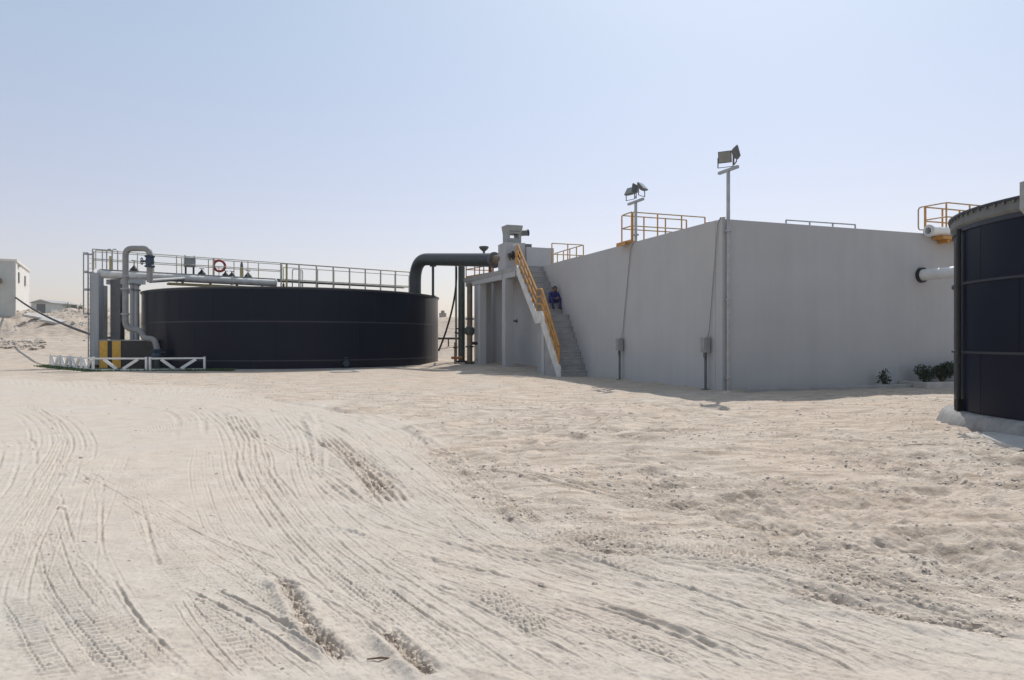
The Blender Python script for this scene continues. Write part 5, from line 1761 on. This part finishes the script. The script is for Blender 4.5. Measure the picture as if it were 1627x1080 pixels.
build(rf, 'roof', M['roof'], t, ID)
build(MB().box(xm - 1.0, xm + 0.9, hY - 0.06, hY - 0.004, zb_ + 0.4, ze - 0.25), 'door', M['greydark'], t, ID)

# far boundary walls
w0, w1 = at(84, 0, 160), at(150, 0, 160)
solo(MB().box(w0.x, w1.x, 160, 160.4, gz((w0.x + w1.x) / 2, 160) - 0.6, at(0, 490.5, 160).z), 'boundary_wall', 'low far boundary wall left of the caged ladder', 'wall', M['dirtwall'], (w0.x, 160, 6))
w0, w1 = at(690, 0, 110), at(760, 0, 110)
zc_ = gz((w0.x + w1.x) / 2, 110)
solo(MB().box(w0.x, w1.x, 110, 110.4, zc_ - 0.6, at(0, 504.5, 110).z), 'boundary_wall', 'dark far boundary wall seen past the right end of the low tank', 'wall', M['greydark'], (w0.x, 110, zc_))
hq = at(703, 0, 125)
solo(MB().box(hq.x - 0.6, hq.x + 0.6, 125, 126.5, gz(hq.x, 125) - 0.5, at(0, 497, 125).z).prism([(hq.x - 0.3, 125.3), (hq.x + 0.3, 125.3), (hq.x + 0.3, 126), (hq.x - 0.3, 126)], at(0, 497, 125).z + 0.002, at(0, 493, 125).z),
     'far_hut', 'tiny far hut above the dark boundary wall', 'hut', M['dirtwall'], (hq.x, 125, gz(hq.x, 125)))
# pipe rail crossing the gap at mid distance
w0, w1 = at(690, 0, 62), at(735, 0, 62)
zp = at(0, 537.5, 62).z
t = thing('low_rail', 'low dark pipe rail crossing the gap beyond the low tank', 'rail', (w0.x, 62, gz(w0.x, 62)))
build(MB().tube([(w0.x, 62, zp), (w1.x, 62, zp)], 0.10, 8), 'rail', M['blackpaint'], t, ID, True)
for f in (0.1, 0.5, 0.9):
    xx = w0.x + (w1.x - w0.x) * f
    build(MB().tube([(xx, 62, gz(xx, 62) - 0.2), (xx, 62, zp - 0.08)], 0.06, 8), 'post', M['blackpaint'], t, ID, True)


def far_tree(px_, Y, py_top, w, label, seed):
    q_ = at(px_, 0, Y)
    zb__ = gz(q_.x, Y)
    top = at(0, py_top, Y).z
    h_ = max(1.5, top - zb__)
    r_ = random.Random(seed)
    t_ = thing('far_tree', label, 'tree', (q_.x, Y, zb__), 0, ID, 'far scrubby trees on the skyline')
    tm = MB().tube([(q_.x, Y, zb__ - 0.2), (q_.x + 0.1, Y, zb__ + h_ * 0.3), (q_.x - 0.1, Y, zb__ + h_ * 0.7)], [0.22, 0.16, 0.06], 7)
    for k in range(4):
        a = r_.uniform(0, 6.28)
        tm.tube([(q_.x, Y, zb__ + h_ * 0.35), (q_.x + w * 0.35 * math.cos(a), Y + w * 0.35 * math.sin(a), zb__ + h_ * r_.uniform(0.55, 0.85))], [0.09, 0.03], 5)
    build(tm, 'trunk', M['stem'], t_, ID, True)
    lm = MB()
    lob = [(Vector((r_.uniform(-.4, .4) * w, r_.uniform(-.4, .4) * w, h_ * r_.uniform(0.45, 0.85))), r_.uniform(0.16, 0.3)) for _ in range(8)]
    for i in range(900):
        lc, lr_ = lob[r_.randrange(8)]
        v = Vector((r_.gauss(0, 1), r_.gauss(0, 1), r_.gauss(0, 1))).normalized() * lr_ * r_.random() ** 0.4
        p_ = Vector((q_.x, Y, zb__)) + lc + Vector((v.x * w, v.y * w, v.z * h_ * 0.7))
        d1 = Vector((r_.gauss(0, 1), r_.gauss(0, 1), r_.gauss(0, 1))).normalized()
        d2 = d1.orthogonal().normalized()
        L_ = r_.uniform(0.12, 0.3)
        b = len(lm.v)
        lm.v += [p_, p_ + d1 * L_ * .5 + d2 * L_ * .3, p_ + d1 * L_, p_ + d1 * L_ * .5 - d2 * L_ * .3]
        lm.f.append((b, b + 1, b + 2, b + 3))
    build(lm, 'crown', M['leafdry'], t_, ID)


far_tree(117, 150, 482, 3.4, 'small far dark tree on the skyline left of the caged ladder', 5)
far_tree(128, 156, 487, 2.6, 'low far bush on the skyline beside the small dark tree', 6)
far_tree(97, 158, 488, 2.4, 'low far bush on the skyline right of the grey shed', 8)

# rubble at the foot of the spoil bank, and loose stones in the yard
mb = MB()
for i in range(420):
    px_ = random.uniform(-60, 70)
    Y = random.uniform(56, 66)
    q_ = at(px_, 0, Y)
    rock_mesh(mb, (q_.x, Y, gz(q_.x, Y) + 0.05), random.uniform(0.05, 0.20) if random.random() < 0.93 else random.uniform(0.25, 0.45), i + 5000)
o = solo(mb, 'rubble', None, None, M['rock'], (-48, 60, 1.5), kind='stuff')
o['label'] = 'heap of pale rubble at the foot of the left spoil bank'
for (px_, py_, Y, L_, a_, lb) in ((62, 491, 72, 2.6, 0.1, 'pale broken slab lying on the spoil bank by the white building'), (84, 497, 70, 2.2, -0.2, 'broken pale slab tilted on the spoil bank beneath the cable')):
    q_ = at(px_, py_, Y)
    zz = gz(q_.x, Y) + 0.2
    Rm = Matrix.Rotation(a_, 3, 'Z') @ Matrix.Rotation(0.18, 3, 'Y') @ Matrix.Rotation(0.2, 3, 'X')
    solo(MB().obox((q_.x, Y, zz), (L_, 1.3, 0.25), Rm), 'broken_slab', lb, 'concrete slab', M['pale'], (q_.x, Y, zz), bevel=0.05)



def scatter(name, label, n, keep, size, flat, m, seed, ymin=3.4, ymax=38.0):
    """low irregular clods resting on the ground, one mesh"""
    g = np.random.default_rng(seed)
    y = 1.0 / g.uniform(1 / ymax, 1 / ymin, n)
    x = y * g.uniform(-0.80, 0.80, n)
    k = g.uniform(0, 1, n) < keep(x, y)
    lx = (x - CX) * 0.94 + (y - CY) * 0.34
    ly = -(x - CX) * 0.34 + (y - CY) * 0.94
    k &= ~((lx > -1.6) & (ly > 9)) & ~((lx > -0.15) & (ly > -1.3)) & (np.hypot(x - T2C.x, y - T2C.y) > T2R + 0.35)
    k &= np.hypot(x - T1C.x, y - T1C.y) > T1R + 0.6
    x, y = x[k], y[k]
    n = len(x)
    s_ = size(x, y, g)
    z = ground_at(x, y)
    nb = 5
    ang = (np.arange(nb)[None, :] + g.uniform(-0.35, 0.35, (n, nb))) * 2 * math.pi / nb
    rad = s_[:, None] * g.uniform(0.6, 1.15, (n, nb))
    co = np.zeros((n, nb * 2 + 1, 3))
    co[:, :nb, 0] = x[:, None] + rad * np.cos(ang) * 1.3
    co[:, :nb, 1] = y[:, None] + rad * np.sin(ang)
    co[:, :nb, 2] = z[:, None] - 0.25 * s_[:, None]
    hgt = s_ * flat * g.uniform(0.6, 1.3, n)
    rt = rad * g.uniform(0.45, 0.8, (n, nb))
    co[:, nb:2 * nb, 0] = x[:, None] + rt * np.cos(ang + 0.2) * 1.3
    co[:, nb:2 * nb, 1] = y[:, None] + rt * np.sin(ang + 0.2)
    co[:, nb:2 * nb, 2] = z[:, None] + hgt[:, None] * g.uniform(0.55, 1.0, (n, nb))
    co[:, 2 * nb, 0] = x + 0.2 * s_ * g.uniform(-1, 1, n)
    co[:, 2 * nb, 1] = y + 0.2 * s_ * g.uniform(-1, 1, n)
    co[:, 2 * nb, 2] = z + hgt * 1.08
    fs = []
    for q in range(nb):
        q2 = (q + 1) % nb
        fs += [(q, q2, nb + q2), (q, nb + q2, nb + q), (nb + q, nb + q2, 2 * nb)]
    fs = np.array(fs)
    F_ = (np.arange(n)[:, None, None] * (2 * nb + 1) + fs[None]).reshape(-1, 3)
    me = bpy.data.meshes.new(name)
    me.vertices.add(n * (2 * nb + 1))
    me.vertices.foreach_set('co', co.reshape(-1).astype(np.float32))
    me.loops.add(F_.size)
    me.loops.foreach_set('vertex_index', F_.reshape(-1).astype(np.int32))
    me.polygons.add(len(F_))
    me.polygons.foreach_set('loop_start', (np.arange(len(F_)) * 3).astype(np.int32))
    me.update(calc_edges=True)
    me.materials.append(m)
    o = bpy.data.objects.new(name, me)
    COL.objects.link(o)
    o['kind'] = 'stuff'
    o['label'] = label
    return o


def clod_keep(x, y):
    d = ground_at(x, y, GDUST)
    p, q = x * 0.83 - y * 0.55, x * 0.55 + y * 0.83
    st_ = vnoise(p * 0.22, q * 1.6, 201) + 0.7 * vnoise(p * 0.7, q * 4.5, 202) + 0.6 * vnoise(x * 0.5, y * 0.5, 203)
    return (1 - d) ** 1.5 * (0.05 + 0.42 * smooth(-0.25, 0.9, st_)) + 0.006 + 0.22 * ground_at(x, y, GRUT) ** 2


M['clod'] = mat('soil_clods', (0.58, 0.50, 0.42), 0.95, var=0.16, scale=2.2, bump=0.3, bscale=40)
scatter('clods', 'countless small dry clods over the rough tan soil', 150000, clod_keep,
        lambda x, y, g: np.clip(0.0019 * y ** 0.97 * g.lognormal(0, 0.5, len(x)), 0.004, 0.05), 0.34, M['clod'], 11)
scatter('bank_stones', 'broken stones strewn over the spoil bank behind the tanks', 60000,
        lambda x, y: smooth(1.2, 3.0, macro(x, y)) * ((x < -20) | (x > -9)) * smooth(-0.4, 0.5, vnoise(x * 0.3, y * 0.3, 301)) * 0.6,
        lambda x, y, g: np.clip(0.05 * g.lognormal(0, 0.75, len(x)), 0.02, 0.5), 0.6, M['rock'], 13, 52, 84)
scatter('gravel', 'scattered small pale stones over the dusty yard', 9000, lambda x, y: 0.035 * (1 - 0.5 * ground_at(x, y, GDUST)),
        lambda x, y, g: np.clip(0.0022 * y * g.lognormal(0, 0.55, len(x)), 0.003, 0.05), 0.5, M['clod'], 12)

for (px_, py_, L_, a_, lb) in ((605, 1052, 0.14, 0.05, 'short dark stick lying on the tracks at the bottom of the photo'), (1460, 712, 0.55, 0.1, 'dark stick on the soil left of the right tank')):
    x_, y_ = gp(px_, py_)
    loc = Vector((x_, y_, float(ground_at(x_, y_)[0])))
    d_ = Vector((math.cos(a_), math.sin(a_), 0)) * L_ / 2
    c_ = loc + Vector((0, 0, 0.008))
    solo(MB().tube([c_ - d_, c_ + Vector((0, 0.004, 0.004)), c_ + d_], [0.004, 0.006, 0.003], 6), 'stick', lb, 'stick', M['wood'], c_, smooth_=True)
print('objects', len(bpy.data.objects))
